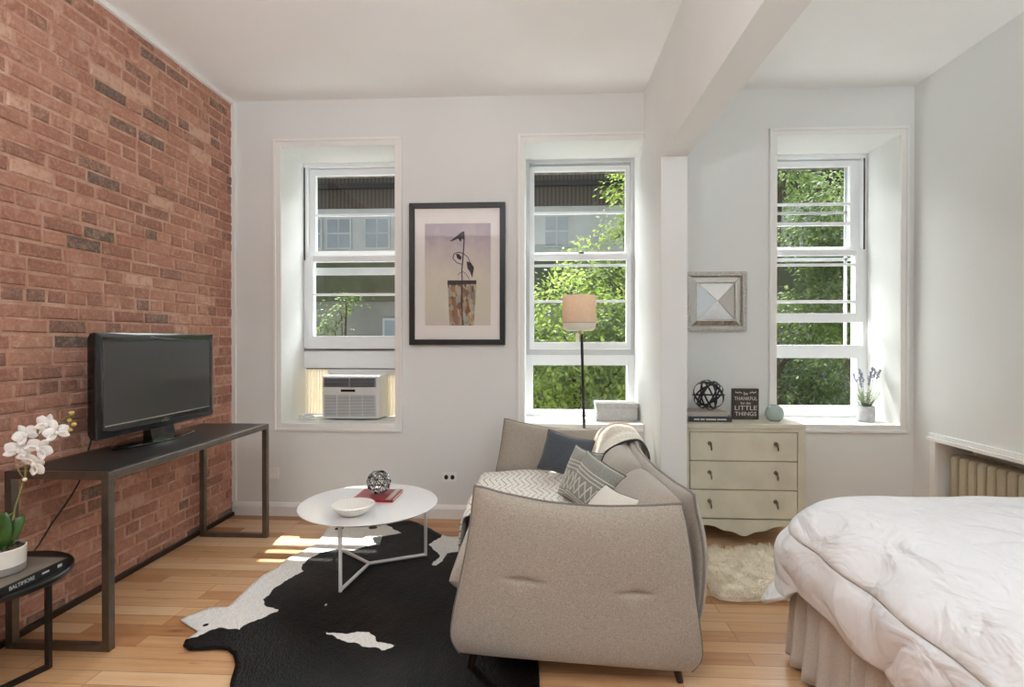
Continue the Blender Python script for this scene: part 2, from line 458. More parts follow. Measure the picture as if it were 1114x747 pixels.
WLOC = {}
def root_loc(o):
    while o.parent: o = o.parent
    return Vector(WLOC.get(o.name, (0, 0, 0)))
def finish(me, mat, smooth):
    me.materials.append(mat)
    if smooth:
        for p in me.polygons: p.use_smooth = True
def obj(name, mb, mat, parent=None, loc=None, smooth=False, bevel=0, solid=0, subsurf=0, autosmooth=True):
    """mesh given in world coordinates; origin = the root's location (or loc)"""
    base = root_loc(parent) if parent else Vector(loc or (0, 0, 0))
    me = bpy.data.meshes.new(name)
    me.from_pydata([tuple(Vector(p) - base) for p in mb.v], [], mb.f)
    me.update()
    if mb.uv and len(mb.uv) == len(mb.v):
        ul = me.uv_layers.new(name='UVMap')
        for l in me.loops: ul.data[l.index].uv = mb.uv[l.vertex_index]
    if mb.attr:
        for an, vals in mb.attr.items():
            a = me.attributes.new(an, 'FLOAT', 'POINT'); a.data.foreach_set('value', vals)
    finish(me, mat, smooth)
    o = bpy.data.objects.new(name, me); col.objects.link(o)
    if parent: o.parent = parent
    else:
        o.location = base; WLOC[o.name] = tuple(base)
    if solid:
        m = o.modifiers.new('solid', 'SOLIDIFY'); m.thickness = solid; m.offset = 0
    if bevel:
        m = o.modifiers.new('bevel', 'BEVEL'); m.width = bevel; m.segments = 3; m.limit_method = 'ANGLE'; m.angle_limit = math.radians(40)
    if subsurf:
        m = o.modifiers.new('sub', 'SUBSURF'); m.levels = subsurf; m.render_levels = subsurf
    if smooth and autosmooth:
        try: me.set_sharp_from_angle(angle=math.radians(42))
        except Exception: pass
    return o
def thing(name, loc, label, cat, group=None, kind=None):
    o = bpy.data.objects.new(name, None); col.objects.link(o); o.location = loc; WLOC[o.name] = tuple(loc)
    o.empty_display_size = 0.1
    return tag(o, label, cat, group, kind)
def tag(o, label=None, cat=None, group=None, kind=None):
    if label: o['label'] = label
    if cat: o['category'] = cat
    if group: o['group'] = group
    if kind: o['kind'] = kind
    return o
def struct(name, mb, mat, label=None, **kw):
    o = obj(name, mb, mat, **kw); o['kind'] = 'structure'
    if label: o['label'] = label; o['category'] = name.split('_')[0]
    return o
def lettering(name, body, size, mat, parent, matrix, extrude=0.0006, align='CENTER', sxy=(1, 1)):
    cu = bpy.data.curves.new('t', 'FONT'); cu.body = body; cu.size = size; cu.extrude = extrude
    cu.align_x = align; cu.align_y = 'CENTER'
    t = bpy.data.objects.new('t', cu); col.objects.link(t)
    dg = bpy.context.evaluated_depsgraph_get()
    me = bpy.data.meshes.new_from_object(t.evaluated_get(dg))
    bpy.data.objects.remove(t)
    base = root_loc(parent)
    me.transform(Matrix.Diagonal((sxy[0], sxy[1], 1, 1)))
    me.transform(Matrix.Translation(-base) @ matrix)
    me.materials.clear(); me.materials.append(mat)
    o = bpy.data.objects.new(name, me); col.objects.link(o); o.parent = parent
    return o
def frame_matrix(origin, xdir, ydir):
    x = Vector(xdir).normalized(); y = Vector(ydir).normalized(); z = x.cross(y)
    m = Matrix((x, y, z)).transposed().to_4x4(); m.translation = Vector(origin); return m

# ---------------------------------------------------------------- room shell
D, HC, XL, XR = 3.84, 3.075, -2.286, 2.61
YB = -1.3
struct('floor', MB().box(XL - 0.35, XR + 0.45, YB, D, -0.12, 0), M['floor'], 'warm oak floorboards running across the room')
struct('ceiling', MB().box(XL - 0.35, XR + 0.45, YB, D + 0.02, HC, HC + 0.15), M['ceil'], 'plain white ceiling above the whole room')
OPEN = [(-1.913, -1.059, 0.687, 2.733), (-0.107, 0.745, 0.70, 2.733), (1.673, 2.514, 0.71, 2.737)]
YO = 4.42
w = MB()
xs = [XL - 0.35] + [x for o in OPEN for x in o[:2]] + [XR + 0.45]
for i in range(0, 8, 2): w.box(xs[i], xs[i + 1], D, YO, -0.12, HC + 0.15)
for x0, x1, z0, z1 in OPEN:
    w.box(x0, x1, D, YO, -0.12, z0); w.box(x0, x1, D, YO, z1, HC + 0.15)
struct('wall_back', w, M['paint'], 'pale grey back wall with three deep window openings')
w = MB()
RY0, RY1, RZ = 1.2, 3.61, 0.638
w.box(XR, XR + 0.45, YB, RY0, 0, HC); w.box(XR, XR + 0.45, RY1, D, 0, HC); w.box(XR, XR + 0.45, RY0, RY1, RZ, HC)
w.box(XR + 0.22, XR + 0.45, RY0, RY1, 0, RZ)
struct('wall_right', w, M['paint'], 'pale wall on the right with a radiator recess')
# pier and dropped beam
w = MB().prism([(0.745, 0), (0.905, 0), (0.905, HC), (0.745, HC)], 'y', 3.3, D)
struct('wall_pier', w, M['paint'], 'white wall pier between the living area and bed area')
struct('trim_1', MB().box(0.745, 0.905, YB, 3.3, 2.43, HC), M['paint'], 'white dropped ceiling beam running towards the windows')

# brick wall: mortar bed and every brick face in one mesh
mb = MB(); tones = []
def brick(y0, y1, z0, z1, tone):
    jt = lambda a: random.uniform(-a, a)
    o = len(mb.v); d = 0.007 + jt(0.003); e = 0.006
    base = [(0, y0, z0), (0, y1, z0), (0, y1, z1), (0, y0, z1)]
    top = [(d + jt(.0012), y0 + e + abs(jt(.004)), z0 + e * .8 + abs(jt(.002))), (d + jt(.0012), y1 - e - abs(jt(.004)), z0 + e * .8 + abs(jt(.002))),
           (d + jt(.0012), y1 - e - abs(jt(.004)), z1 - e * .8 - abs(jt(.002))), (d + jt(.0012), y0 + e + abs(jt(.004)), z1 - e * .8 - abs(jt(.002)))]
    vs = [(XL - 0.006 + p[0], p[1] + jt(.003), p[2] + jt(.0028)) for p in base + top]
    mb.add(vs, [(4, 7, 6, 5), (0, 4, 5, 1), (1, 5, 6, 2), (2, 6, 7, 3), (3, 7, 4, 0)])
    mb.f[-5:] = [tuple(reversed(q)) for q in mb.f[-5:]]
    tones.extend([tone] * 8)
pitch = 0.0694; nc = int(HC / pitch)
pitch = HC / nc
for r in range(nc):
    z0 = r * pitch + 0.005; z1 = z0 + pitch - 0.011
    header = r % 6 == 3
    y = YB - random.uniform(0, 0.2)
    wob = random.uniform(-0.003, 0.003)
    while y < D - 0.004:
        L = (0.098 if header else 0.203) * random.uniform(0.95, 1.04)
        if not header and random.random() < 0.13: L *= 0.52
        y1 = min(y + L, D - 0.004)
        if y1 - y > 0.03 and y1 > YB:
            t = random.gauss(0.55, 0.2)
            if random.random() < 0.055: t = random.uniform(0.02, 0.22)
            brick(max(y, YB), y1, z0 + wob, z1 + wob, max(0.0, min(1.0, t)))
        y = y1 + random.uniform(0.009, 0.014)
mb.attr = {'tone': tones}
wl = struct('wall_left', mb, M['brick'], 'exposed old red brick wall with pale mortar joints')
b = obj('mortar', MB().box(XL - 0.35, XL - 0.0045, YB, D, 0, HC), M['mortar'], parent=wl)

# trims
struct('trim_2', MB().box(XL - 0.004, XL + 0.03, D - 0.02, D, 0.1, HC - 0.0), M['trim'], 'narrow white strip at the brick wall corner', bevel=0.003)
struct('trim_3', MB().box(XL - 0.004, XL + 0.022, YB, D, HC - 0.03, HC), M['trim'], 'narrow white strip where brick meets the ceiling', bevel=0.003)
struct('trim_4', MB().box(XL - 0.004, XL + 0.02, YB, D - 0.02, 0, 0.028), M['darkwood'], 'dark wood strip at the foot of the brick', bevel=0.003)
w = MB(); prof = [(0, 0), (-0.018, 0), (-0.018, 0.07), (-0.012, 0.085), (-0.006, 0.095), (0, 0.1)]
w.prism([(D + a, z) for a, z in prof], 'x', XL + 0.0, 0.745)
struct('baseboard_back', w, M['trim'], 'white baseboard below the first two windows')
w = MB().prism([(D + a, z) for a, z in prof], 'x', 0.905, XR)
struct('baseboard_right', w, M['trim'], 'white baseboard behind the dresser')
# moulded window casings
def casing(n, x0, x1, z0, z1, right=True, label=''):
    w = MB(); t = 0.055
    def ring(a, b, y0, y1):
        xr = x1 + b if right else x1
        w.box(x0 - b, x0 - a, y0, y1, z0 - b, z1 + b)
        if right: w.box(x1 + a, x1 + b, y0, y1, z0 - b, z1 + b)
        w.box(x0 - a, x1 + (a if right else 0), y0, y1, z1 + a, z1 + b)
        w.box(x0 - a, x1 + (a if right else 0), y0, y1, z0 - b, z0 - a)
    ring(0.0, t, D - 0.012, D); ring(0.036, t, D - 0.024, D - 0.012)
    struct('trim_%d' % n, w, M['trim'], label, bevel=0.003)
casing(5, *OPEN[0], label='moulded white casing around the air conditioner window')
casing(6, *OPEN[1], right=False, label='moulded white casing around the middle window')
casing(7, *OPEN[2], label='moulded white casing around the window over the dresser')
# radiator recess trim
w = MB().box(XR - 0.035, XR + 0.02, RY0 - 0.07, RY1 + 0.06, RZ - 0.0, RZ + 0.022)
w.box(XR - 0.02, XR, RY0 - 0.06, RY1 + 0.055, RZ + 0.022, RZ + 0.05); w.box(XR - 0.018, XR, RY1, RY1 + 0.05, 0, RZ)
w.box(XR - 0.018, XR, RY0 - 0.05, RY0, 0, RZ)
struct('trim_8', w, M['trim'], 'white shelf trim framing the radiator recess', bevel=0.003)
# hoods added outside to keep the high sun off the upper panes
w = MB()
for x0, x1, z0, z1 in OPEN: w.box(x0 - 0.12, x1 + 0.12, YO, YO + 0.18, z1 + 0.0, z1 + 0.14)
struct('trim_9', w, M['cladding'], 'added hoods above the windows outside that cut the high sun')

# ---------------------------------------------------------------- windows
def window(n, op, parts, label):
    x0, x1, z0, z1 = op
    W = thing('window_%d' % n, (x0, 4.22, z0), label, 'window', kind='structure')
    y = 4.22
    for nm, mat, boxes in parts:
        if nm == 'glass_pane':
            for (a, b_, c, d, yy) in boxes:
                obj('glass_pane', MB().box(a, b_, y + yy, y + yy + 0.004, c, d), M['glass'], W)
        else:
            m_ = MB()
            for (a, b_, c, d, ya, yb) in boxes: m_.box(a, b_, y + ya, y + yb, c, d)
            obj(nm, m_, M[mat], W, bevel=0.002)
    return W
def frame_boxes(x0, x1, z0, z1, t, ya, yb, tb=None):
    tb = tb or t
    return [(x0, x0 + t, z0, z1, ya, yb), (x1 - t, x1, z0, z1, ya, yb), (x0 + t, x1 - t, z1 - t, z1, ya, yb), (x0 + t, x1 - t, z0, z0 + tb, ya, yb)]
def sash(x0, x1, z0, z1, t, ya, yb, tb, bars, tt=None):
    tt = tt or t
    r = [(x0, x0 + t, z0, z1, ya, yb), (x1 - t, x1, z0, z1, ya, yb), (x0 + t, x1 - t, z1 - tt, z1, ya, yb), (x0 + t, x1 - t, z0, z0 + tb, ya, yb)]
    for z, h in bars: r.append((x0 + t, x1 - t, z - h / 2, z + h / 2, ya + 0.004, yb - 0.004))
    return r
# window 1 (air conditioner)
x0, x1, z0, z1 = OPEN[0]; e = 0.012
window(1, OPEN[0], [
    ('window_frame', 'vinyl', frame_boxes(x0, x1, 1.24, z1, 0.03, -0.01, 0.09)),
    ('jamb_track', 'darkgap', [(x0 + 0.004, x0 + 0.014, 1.95, 2.70, -0.016, -0.01)]),
    ('upper_sash', 'vinyl', sash(x0 + .03, x1 - .03, 1.975, 2.70, .052, .03, .07, .055, [(2.326, .018)])),
    ('lower_sash', 'vinyl', sash(x0 + .03, x1 - .03, 1.235, 1.985, .052, -.02, .02, .1, [(1.672, .018)], .05)),
    ('storm_rail', 'greyalu', [(x0 + .05, x1 - .05, 1.84, 1.90, .075, .09), (x0 + .03, x0 + .06, 1.24, 2.70, .075, .09), (x1 - .06, x1 - .03, 1.24, 2.70, .075, .09)]),
    ('filler_panel', 'vinyl', [(x0 + .2, x1 - .1, 1.028, 1.08, -.004, .03), (x0, x1, 1.075, 1.215, -.005, .03), (x0, x1, 1.215, 1.235, 0.02, .05)]),
    ('weather_strip', 'steel', [(x0, x1, 1.222, 1.232, -.012, .0), (x0 + .02, x1, 1.068, 1.076, -.012, .0)]),
    ('glass_pane', None, [(x0 + .07, x1 - .07, 2.0, 2.68, .05), (x0 + .07, x1 - .07, 1.32, 1.95, .0)]),
], 'double hung sash window with a room air conditioner below')
# accordion wings of the filler
x0, x1, z0, z1 = OPEN[1]
window(2, OPEN[1], [
    ('window_frame', 'greyalu', frame_boxes(x0, x1, 1.186, z1, 0.028, -0.01, 0.09, .045)),
    ('upper_sash', 'vinyl', sash(x0 + .028, x1 - .028, 1.955, 2.69, .036, .03, .07, .05, [(2.32, .018)])),
    ('lower_sash', 'vinyl', sash(x0 + .028, x1 - .028, 1.232, 1.985, .036, -.02, .02, .055, [(1.61, .018)], .05)),
    ('storm_rail', 'greyalu', [(x0 + .05, x1 - .05, 1.895, 1.915, .075, .09)]),
    ('transom_frame', 'vinyl', sash(x0, x1, z0, 1.186, .055, -.012, .06, .045, [], .082)),
    ('sash_lock', 'darkgap', [(0.31, 0.35, 1.985, 1.998, -.018, .01)]),
    ('glass_pane', None, [(x0 + .06, x1 - .06, 2.0, 2.66, .05), (x0 + .06, x1 - .06, 1.28, 1.94, .0), (x0 + .05, x1 - .05, .74, 1.11, .03)]),
], 'double hung sash window full of green leaves behind the sofa')
x0, x1, z0, z1 = OPEN[2]
window(3, OPEN[2], [
    ('window_frame', 'vinyl', frame_boxes(x0, x1, 1.235, z1, 0.03, -0.01, 0.09)),
    ('jamb_track', 'darkgap', [(x1 - .03, x1 - .018, 2.0, 2.70, -0.016, -0.01)]),
    ('upper_sash', 'vinyl', sash(x0 + .03, x1 - .03, 1.99, 2.70, .075, .03, .07, .04, [(2.365, .018), (2.21, .026)], .045)),
    ('lower_sash', 'vinyl', sash(x0 + .03, x1 - .03, 1.44, 2.0, .06, -.02, .02, .07, [(1.885, .018), (1.60, .022)], .045)),
    ('storm_rail', 'greyalu', [(x0 + .05, x1 - .05, 2.295, 2.315, .075, .09), (x0 + .05, x1 - .05, 1.925, 1.95, .075, .09), (x1 - .12, x1 - .10, 1.24, 2.70, .075, .09)]),
    ('transom_frame', 'vinyl', sash(x0, x1, z0, 1.25, .075, -.015, .06, .08, [], .085)),
    ('glass_pane', None, [(x0 + .08, x1 - .08, 2.0, 2.68, .05), (x0 + .08, x1 - .08, 1.49, 1.97, .0), (x0 + .06, x1 - .06, .78, 1.18, .03)]),
], 'double hung sash window over the dresser, lower sash raised')

# ---------------------------------------------------------------- outside: yard, opposite building, trees
GZ = -4.0
struct('ground', MB().box(-16, 18, YO + 0.01, 14.0, GZ - 0.2, GZ), M['yard'], 'paved back yard below the windows')
b = thing('apartment_building', (0, 14, GZ), 'opposite building with dark upper floor and pale grey wall beyond the yard', 'building')
obj('dark_upper_wall', MB().box(-16, 18, 14.0, 17, 4.85, 7.0), M['cladding'], b)
obj('pale_wall', MB().box(-16, 18, 14.05, 17, 3.45, 4.85), M['facade_grey'], b)
obj('olive_band', MB().box(-16, 18, 13.9, 17, 2.35, 3.45), M['facade_band'], b)
obj('lower_wall', MB().box(-16, 18, 14.05, 17, GZ, 2.35), M['facade_mid'], b)
obj('cornice', MB().box(-16, 18, 13.85, 14.0, 5.35, 5.47), M['gloss'], b)
for x in [-7.6, -6.55, -5.75, -4.7, -3.5, -1.2, 0.1, 3.2, 4.4, 5.6, 6.8, 8.0]:
    f = obj('window', MB().box(x, x + 0.7, 13.98, 14.05, 3.75, 4.6), M['facade_grey'], b)
    m_ = MB()
    for i in range(2):
        for j in range(2): m_.box(x + .05 + i * .32, x + .33 + i * .32, 13.965, 13.985, 3.8 + j * .4, 4.15 + j * .4)
    obj('window_panes', m_, M['facade_window'], f)
for x in [-7.0, -4.2, 1.0, 6.6, 9.0]:
    f = obj('window', MB().box(x, x + 0.9, 13.98, 14.06, 0.3, 1.9), M['facade_grey'], b)
    obj('window_panes', MB().box(x + .06, x + .84, 13.965, 13.985, 0.36, 1.84), M['facade_window'], f)

def leaf_cloud(rng, clumps, n, size):
    """clumps: (cx, cy, cz, rx, ry, rz); returns a mesh of leaf blades clustered on twig ends"""
    m_ = MB(); vs = []; fs = []
    tot = sum(c[3] * c[5] + c[3] * c[4] for c in clumps)
    for c in clumps:
        k_ = int(n * (c[3] * c[5] + c[3] * c[4]) / tot)
        twigs = max(6, k_ // 14)
        for _ in range(twigs):
            while True:
                p = Vector((rng.uniform(-1, 1), rng.uniform(-1, 1), rng.uniform(-1, 1)))
                if 0.25 < p.length < 1: break
            q = Vector((c[0] + p.x * c[3], c[1] + p.y * c[4], c[2] + p.z * c[5]))
            out = Vector((p.x, p.y, p.z * 0.4 - 0.2)).normalized()
            for i in range(14):
                s_ = size * rng.uniform(0.6, 1.25)
                o = q + out * rng.uniform(-.16, .2) + Vector((rng.gauss(0, .07), rng.gauss(0, .07), rng.gauss(0, .06)))
                d = (out + Vector((rng.gauss(0, .6), rng.gauss(0, .6), rng.gauss(-.3, .4)))).normalized()
                r = d.cross(Vector((rng.gauss(0, .4), rng.gauss(0, .4), 1))).normalized()
                b0 = len(vs)
                vs += [o, o + d * s_ * .5 + r * s_ * .24, o + d * s_, o + d * s_ * .5 - r * s_ * .24]
                fs.append((b0, b0 + 1, b0 + 2, b0 + 3))
    m_.add(vs, fs); return m_
def tree(name, loc, clumps, n, mat, label, size=0.09, seed=1, cat='tree'):
    rng = random.Random(seed)
    t = thing(name, loc, label, cat, 'trees in the yard')
    obj('foliage', leaf_cloud(rng, clumps, n, size), M[mat], t, smooth=False)
    tr = MB(); x, y, z = loc
    top = max(c[2] for c in clumps)
    tr.tube([(x, y, z), (x + .05, y + .02, z + (top - z) * .4), (x - .03, y, z + (top - z) * .75), (x + .04, y, top)], [.13 if n > 1000 else .03, .1 if n > 1000 else .022, .07 if n > 1000 else .014, .03 if n > 1000 else .006], 8)
    for c in clumps:
        tr.tube([(x, y, z + (c[2] - z) * .7), ((x + c[0]) / 2, (y + c[1]) / 2, c[2] - c[5] * .45), (c[0], c[1], c[2])], [.05, .035, .012] if n > 1000 else [.014, .01, .005], 6)
    obj('trunk', tr, M['trunk'], t, smooth=True)
    return t
tree('yard_tree', (1.9, 9.4, GZ), [(1.9, 9.4, 3.6, .75, .7, 1.35), (1.5, 9.3, 4.7, .8, .6, .35), (.9, 9.5, 2.5, .5, .6, .55), (2.3, 9.3, 2.2, .7, .7, .9)], 10500, 'foliage_a', 'tall light green tree filling the right half of the middle window', seed=3)
tree('yard_tree', (.6, 7.6, GZ), [(.35, 7.6, 1.38, .95, .6, .9), (1.3, 7.6, 1.1, .75, .6, .95), (-.05, 7.7, 0.3, .8, .6, .9), (.9, 7.4, -.1, 1.0, .6, .8)], 20000, 'foliage_a', 'dense leafy tree low behind the floor lamp and middle window', seed=4)
tree('yard_tree', (5.3, 9.0, GZ), [(5.0, 9.0, 3.55, .75, .8, .55), (4.6, 9.1, 3.0, .6, .6, .5), (5.2, 8.9, 2.5, .8, .7, .5), (4.5, 8.9, 1.75, .8, .7, .45), (5.3, 9.0, 1.2, .7, .7, .4)], 12500, 'foliage_b', 'broad green tree seen through the window over the dresser', seed=5)
tree('yard_tree', (4.6, 10.6, GZ), [(4.8, 10.6, 4.5, .5, .5, .5), (5.6, 10.8, .6, 1.3, .6, .9), (4.6, 10.6, -.2, 1.0, .6, .8), (6.6, 11, 2.6, .9, .7, 1.4)], 12500, 'foliage_b', 'shaded deep green tree behind, low in the window over the dresser', seed=6)
tree('yard_sapling', (-3.6, 9.6, GZ), [(-3.95, 9.6, 1.55, .22, .25, .16), (-3.7, 9.6, 1.85, .22, .25, .2), (-3.5, 9.6, 2.05, .16, .2, .14)], 420, 'foliage_b', 'small sapling tip seen above the air conditioner', seed=7)
hd = obj('hedge', leaf_cloud(random.Random(9), [(x, 12.8, 0.2 + .25 * math.sin(x * 3), .9, .6, 1.5) for x in (-1.4, -.2, 1.0, 2.2, 3.4, 4.6, 5.8, 7.0)], 16000, .13), M['foliage_b'], loc=(2.8, 12.8, GZ))
tag(hd, 'dark green climbing hedge along the opposite building', 'hedge', kind='stuff')

# ---------------------------------------------------------------- window sill things
ac = thing('air_conditioner', (-1.45, 4.1, 0.69), 'white window air conditioner sitting on the left window sill', 'air conditioner')
obj('body', MB().box(-1.668, -1.228, 4.02, 4.6, 0.70, 1.032), M['acwhite'], ac, bevel=0.008)
fr = MB(); fr.box(-1.668, -1.228, 3.985, 4.02, 0.70, 1.032)
fp = obj('front_panel', fr, M['acwhite'], ac, bevel=0.012)
g = MB()
for i in range(2):
    xa = -1.655 + i * 0.205
    g.box(xa, xa + .195, 3.979, 3.99, .945, 1.015)
obj('air_outlet', g, M['acdark'], ac)
lv = MB()
for i in range(7): lv.box(-1.655, -1.245, 3.972, 3.982, .952 + i * .0095, .9545 + i * .0095)
for i in range(3): lv.box(-1.655 + i * .2, -1.648 + i * .2, 3.970, 3.984, .945, 1.015)
obj('louvre', lv, M['acgrey'], ac)
obj('display', MB().box(-1.52, -1.41, 3.976, 3.99, .908, .926), M['gloss'], ac, bevel=0.003)
obj('intake_grille', MB().box(-1.65, -1.25, 3.979, 3.99, .722, .882), M['acgrey'], ac)
lv = MB()
for i in range(16): lv.box(-1.65, -1.25, 3.974, 3.981, .726 + i * .01, .730 + i * .01)
for i in range(5): lv.box(-1.65 + i * .099, -1.646 + i * .099, 3.972, 3.981, .722, .882)
obj('grille_slats', lv, M['acwhite'], ac)
# accordion side wings
for xa, xb in ((-1.913, -1.660), (-1.236, -1.059)):
    g = MB(); n_ = max(4, int((xb - xa) / .012)); pts = [(xa + (xb - xa) * i / n_, 4.225 + (.012 if i % 2 else 0)) for i in range(n_ + 1)]
    g.prism(pts + [(p[0], p[1] + .005) for p in reversed(pts)], 'z', .69, 1.07)
    obj('accordion_wing', g, M['accordion'], ac)
cb = obj('power_cord', MB().tube([(-1.70, 4.0, .70), (-1.74, 3.97, .697), (-1.82, 3.98, .697), (-1.86, 4.02, .70), (-1.84, 4.06, .712), (-1.78, 4.04, .722), (-1.74, 4.0, .716), (-1.79, 3.96, .712), (-1.85, 3.99, .72), (-1.83, 4.05, .73), (-1.76, 4.08, .72), (-1.70, 4.06, .72), (-1.67, 4.05, .73)], .007, 6), M['vinyl'], ac, smooth=True)

bx = thing('storage_box', (0.575, 4.02, 0.70), 'pale grey linen box on the sill behind the sofa', 'box')
obj('box_body', MB().box(.425, .725, 3.96, 4.14, .701, .80), M['linen'], bx, bevel=.006)
obj('box_lid', MB().box(.42, .73, 3.955, 4.145, .80, .835), M['linen'], bx, bevel=.006)

lp = thing('potted_lavender', (2.384, 4.0, 0.71), 'small lavender plant in a grey stone pot on the right sill', 'plant')
obj('pot', MB().lathe([(.045, 0), (.056, .004), (.058, .11), (.05, .112), (.048, .1)], (2.384, 4.0, .711), 28), M['concrete'], lp, smooth=True)
obj('soil', MB().lathe([(1e-5, .098), (.05, .1)], (2.384, 4.0, .711), 20), M['soil'], lp)
rg = random.Random(5); lf = MB(); fl = MB(); st = MB()
for i in range(46):
    a = rg.uniform(0, 2 * PI); r = rg.uniform(.01, .045); h = rg.uniform(.06, .14)
    p0 = Vector((2.384 + r * .6 * math.cos(a), 4.0 + r * .6 * math.sin(a), .81)); p1 = p0 + Vector((math.cos(a) * r * 1.5, math.sin(a) * r * 1.5, h))
    st.tube([p0, (p0 + p1) / 2 + Vector((0, 0, .01)), p1], .0014, 5)
    for j in range(6):
        q = p0.lerp(p1, .2 + j * .15); d = Vector((rg.gauss(0, 1), rg.gauss(0, 1), .7)).normalized(); s_ = Vector((rg.gauss(0, 1), rg.gauss(0, 1), 0)).normalized() * .003
        lf.add([q, q + d * .012 + s_, q + d * .028, q + d * .012 - s_], [(0, 1, 2, 3)])
for dx, h in ((-.068, .24), (-.055, .27), (-.03, .24), (-.02, .2), (.02, .25), (.04, .28), (.06, .27), (.085, .265), (.0, .22)):
    p0 = Vector((2.384 + dx * .2, 4.0, .81)); p1 = Vector((2.384 + dx, 4.0 + rg.uniform(-.03, .03), .81 + h - .05))
    st.tube([p0, (p0 + p1) / 2, p1], .0015, 5)
    ax = (p1 - p0).normalized()
    for j in range(14):
        c = p1 + ax * (j * .0048) + Vector((rg.gauss(0, .004), rg.gauss(0, .004), 0))
        fl.sphere(c, .0062, 6, 4)
obj('stems', st, M['lavleaf'], lp, smooth=True); obj('leaves', lf, M['lavleaf'], lp); obj('blossom', fl, M['lavflower'], lp, smooth=True)

# ---------------------------------------------------------------- wall things
pic = thing('framed_print', (-0.598, D, 1.268), 'tall dark framed botanical print between the two left windows', 'picture')
x0, x1, z0, z1 = -.948, -.247, 1.268, 2.298
def picture_frame(x0, x1, z0, z1, t, y0, y1):
    m_ = MB()
    m_.prism([(x0, z0), (x1, z0), (x1 - t, z0 + t), (x0 + t, z0 + t)], 'y', y0, y1); m_.prism([(x0, z1), (x0 + t, z1 - t), (x1 - t, z1 - t), (x1, z1)], 'y', y0, y1)
    m_.prism([(x0, z0), (x0 + t, z0 + t), (x0 + t, z1 - t), (x0, z1)], 'y', y0, y1); m_.prism([(x1, z0), (x1, z1), (x1 - t, z1 - t), (x1 - t, z0 + t)], 'y', y0, y1)
    return m_
obj('frame', picture_frame(x0, x1, z0, z1, .04, D - .034, D - .002), M['frameblack'], pic, bevel=.003)
obj('mat_board', MB().box(x0 + .03, x1 - .03, D - .018, D - .006, z0 + .03, z1 - .03), M['matboard'], pic)
ax0, ax1, az0, az1 = -.833, -.354, 1.409, 2.149
art = MB().grid(lambda u, v: (ax0 + (ax1 - ax0) * u, D - .0195, az0 + (az1 - az0) * v), 1, 1)
obj('print', art, M['artpaper'], pic)
def A(px, py):  # position inside the print (0..543 x 0..747 units of its own drawing)
    return (ax0 + (px - 105) / 322 * (ax1 - ax0), D - .0203, az1 - (py - 132) / 495 * (az1 - az0))
pot = MB(); ptl = [A(216, 410), A(358, 410), A(345, 627), A(226, 627)]
pot.uv = [(0, 1), (1, 1), (1, 0), (0, 0)]; pot.add(ptl, [(3, 2, 1, 0)])
obj('printed_pot', pot, M['artpot'], pic)
ink = MB()
def stroke(pts, r): ink.tube([A(*p) for p in pts], r, 5)
stroke([(290, 626), (286, 520), (288, 430), (286, 360), (292, 300), (296, 240), (298, 200), (296, 172)], .0042)
stroke([(286, 330), (262, 322), (243, 302), (248, 280), (268, 272), (292, 276), (316, 296), (330, 330), (337, 392)], .003)
stroke([(266, 382), (276, 372), (292, 366), (308, 378), (322, 404)], .002)
stroke([(296, 180), (270, 190), (248, 206), (230, 218)], .004)
for pts in ([(296, 170), (300, 215), (288, 205), (280, 222), (268, 205), (252, 212), (236, 220), (262, 192), (282, 176)],
            [(258, 280), (272, 280), (286, 296), (280, 310), (264, 302)],
            [(310, 316), (330, 322), (346, 346), (338, 396), (326, 366), (314, 350)],
            [(216, 408), (358, 408), (358, 426), (216, 430)]):
    m0 = [A(*p) for p in pts]; ink.add([(p[0], p[1] - .0008, p[2]) for p in m0], [tuple(range(len(m0)))])
obj('printed_flower', ink, M['artink'], pic)
obj('glazing', MB().box(x0 + .035, x1 - .035, D - .026, D - .024, z0 + .035, z1 - .035), M['pictureglass'], pic)

mr = thing('mirrored_wall_panel', (1.2475, D, 1.367), 'small square bevelled mirror panel above the dresser', 'wall decor')
x0, x1, z0, z1 = 1.035, 1.46, 1.367, 1.787
obj('frame', picture_frame(x0, x1, z0, z1, .028, D - .03, D - .002), M['mirrorframe'], mr, bevel=.002)
bd = MB()
for i in range(22):
    t = (i + .5) / 22
    for c in ((x0 + .014 + (x1 - x0 - .028) * t, z0 + .014), (x0 + .014 + (x1 - x0 - .028) * t, z1 - .014), (x0 + .014, z0 + .014 + (z1 - z0 - .028) * t), (x1 - .014, z0 + .014 + (z1 - z0 - .028) * t)):
        bd.sphere((c[0], D - .032, c[1]), .0065, 8, 5)
obj('beading', bd, M['mirrorframe'], mr, smooth=True)
cx, cz = (x0 + x1) / 2, (z0 + z1) / 2
def sq(h): return [(cx - h, cz - h), (cx + h, cz - h), (cx + h, cz + h), (cx - h, cz + h)]
o_, i_ = sq(.183), sq(.138)
mm = MB()
for k_ in range(4):
    a, b2 = o_[k_], o_[(k_ + 1) % 4]; c, d = i_[(k_ + 1) % 4], i_[k_]
    mm.add([(a[0], D - .012, a[1]), (b2[0], D - .012, b2[1]), (c[0], D - .028, c[1]), (d[0], D - .028, d[1])], [(0, 1, 2, 3)])
obj('bevel_mirror', mm, M['mirror'], mr)
mm = MB()
for k_ in range(4):
    a, b2 = sq(.132)[k_], sq(.132)[(k_ + 1) % 4]
    mm.add([(a[0], D - .022, a[1]), (b2[0], D - .022, b2[1]), (cx, D - .055, cz)], [(0, 1, 2)])
obj('pyramid_mirror', mm, M['mirror'], mr)
mm = MB()
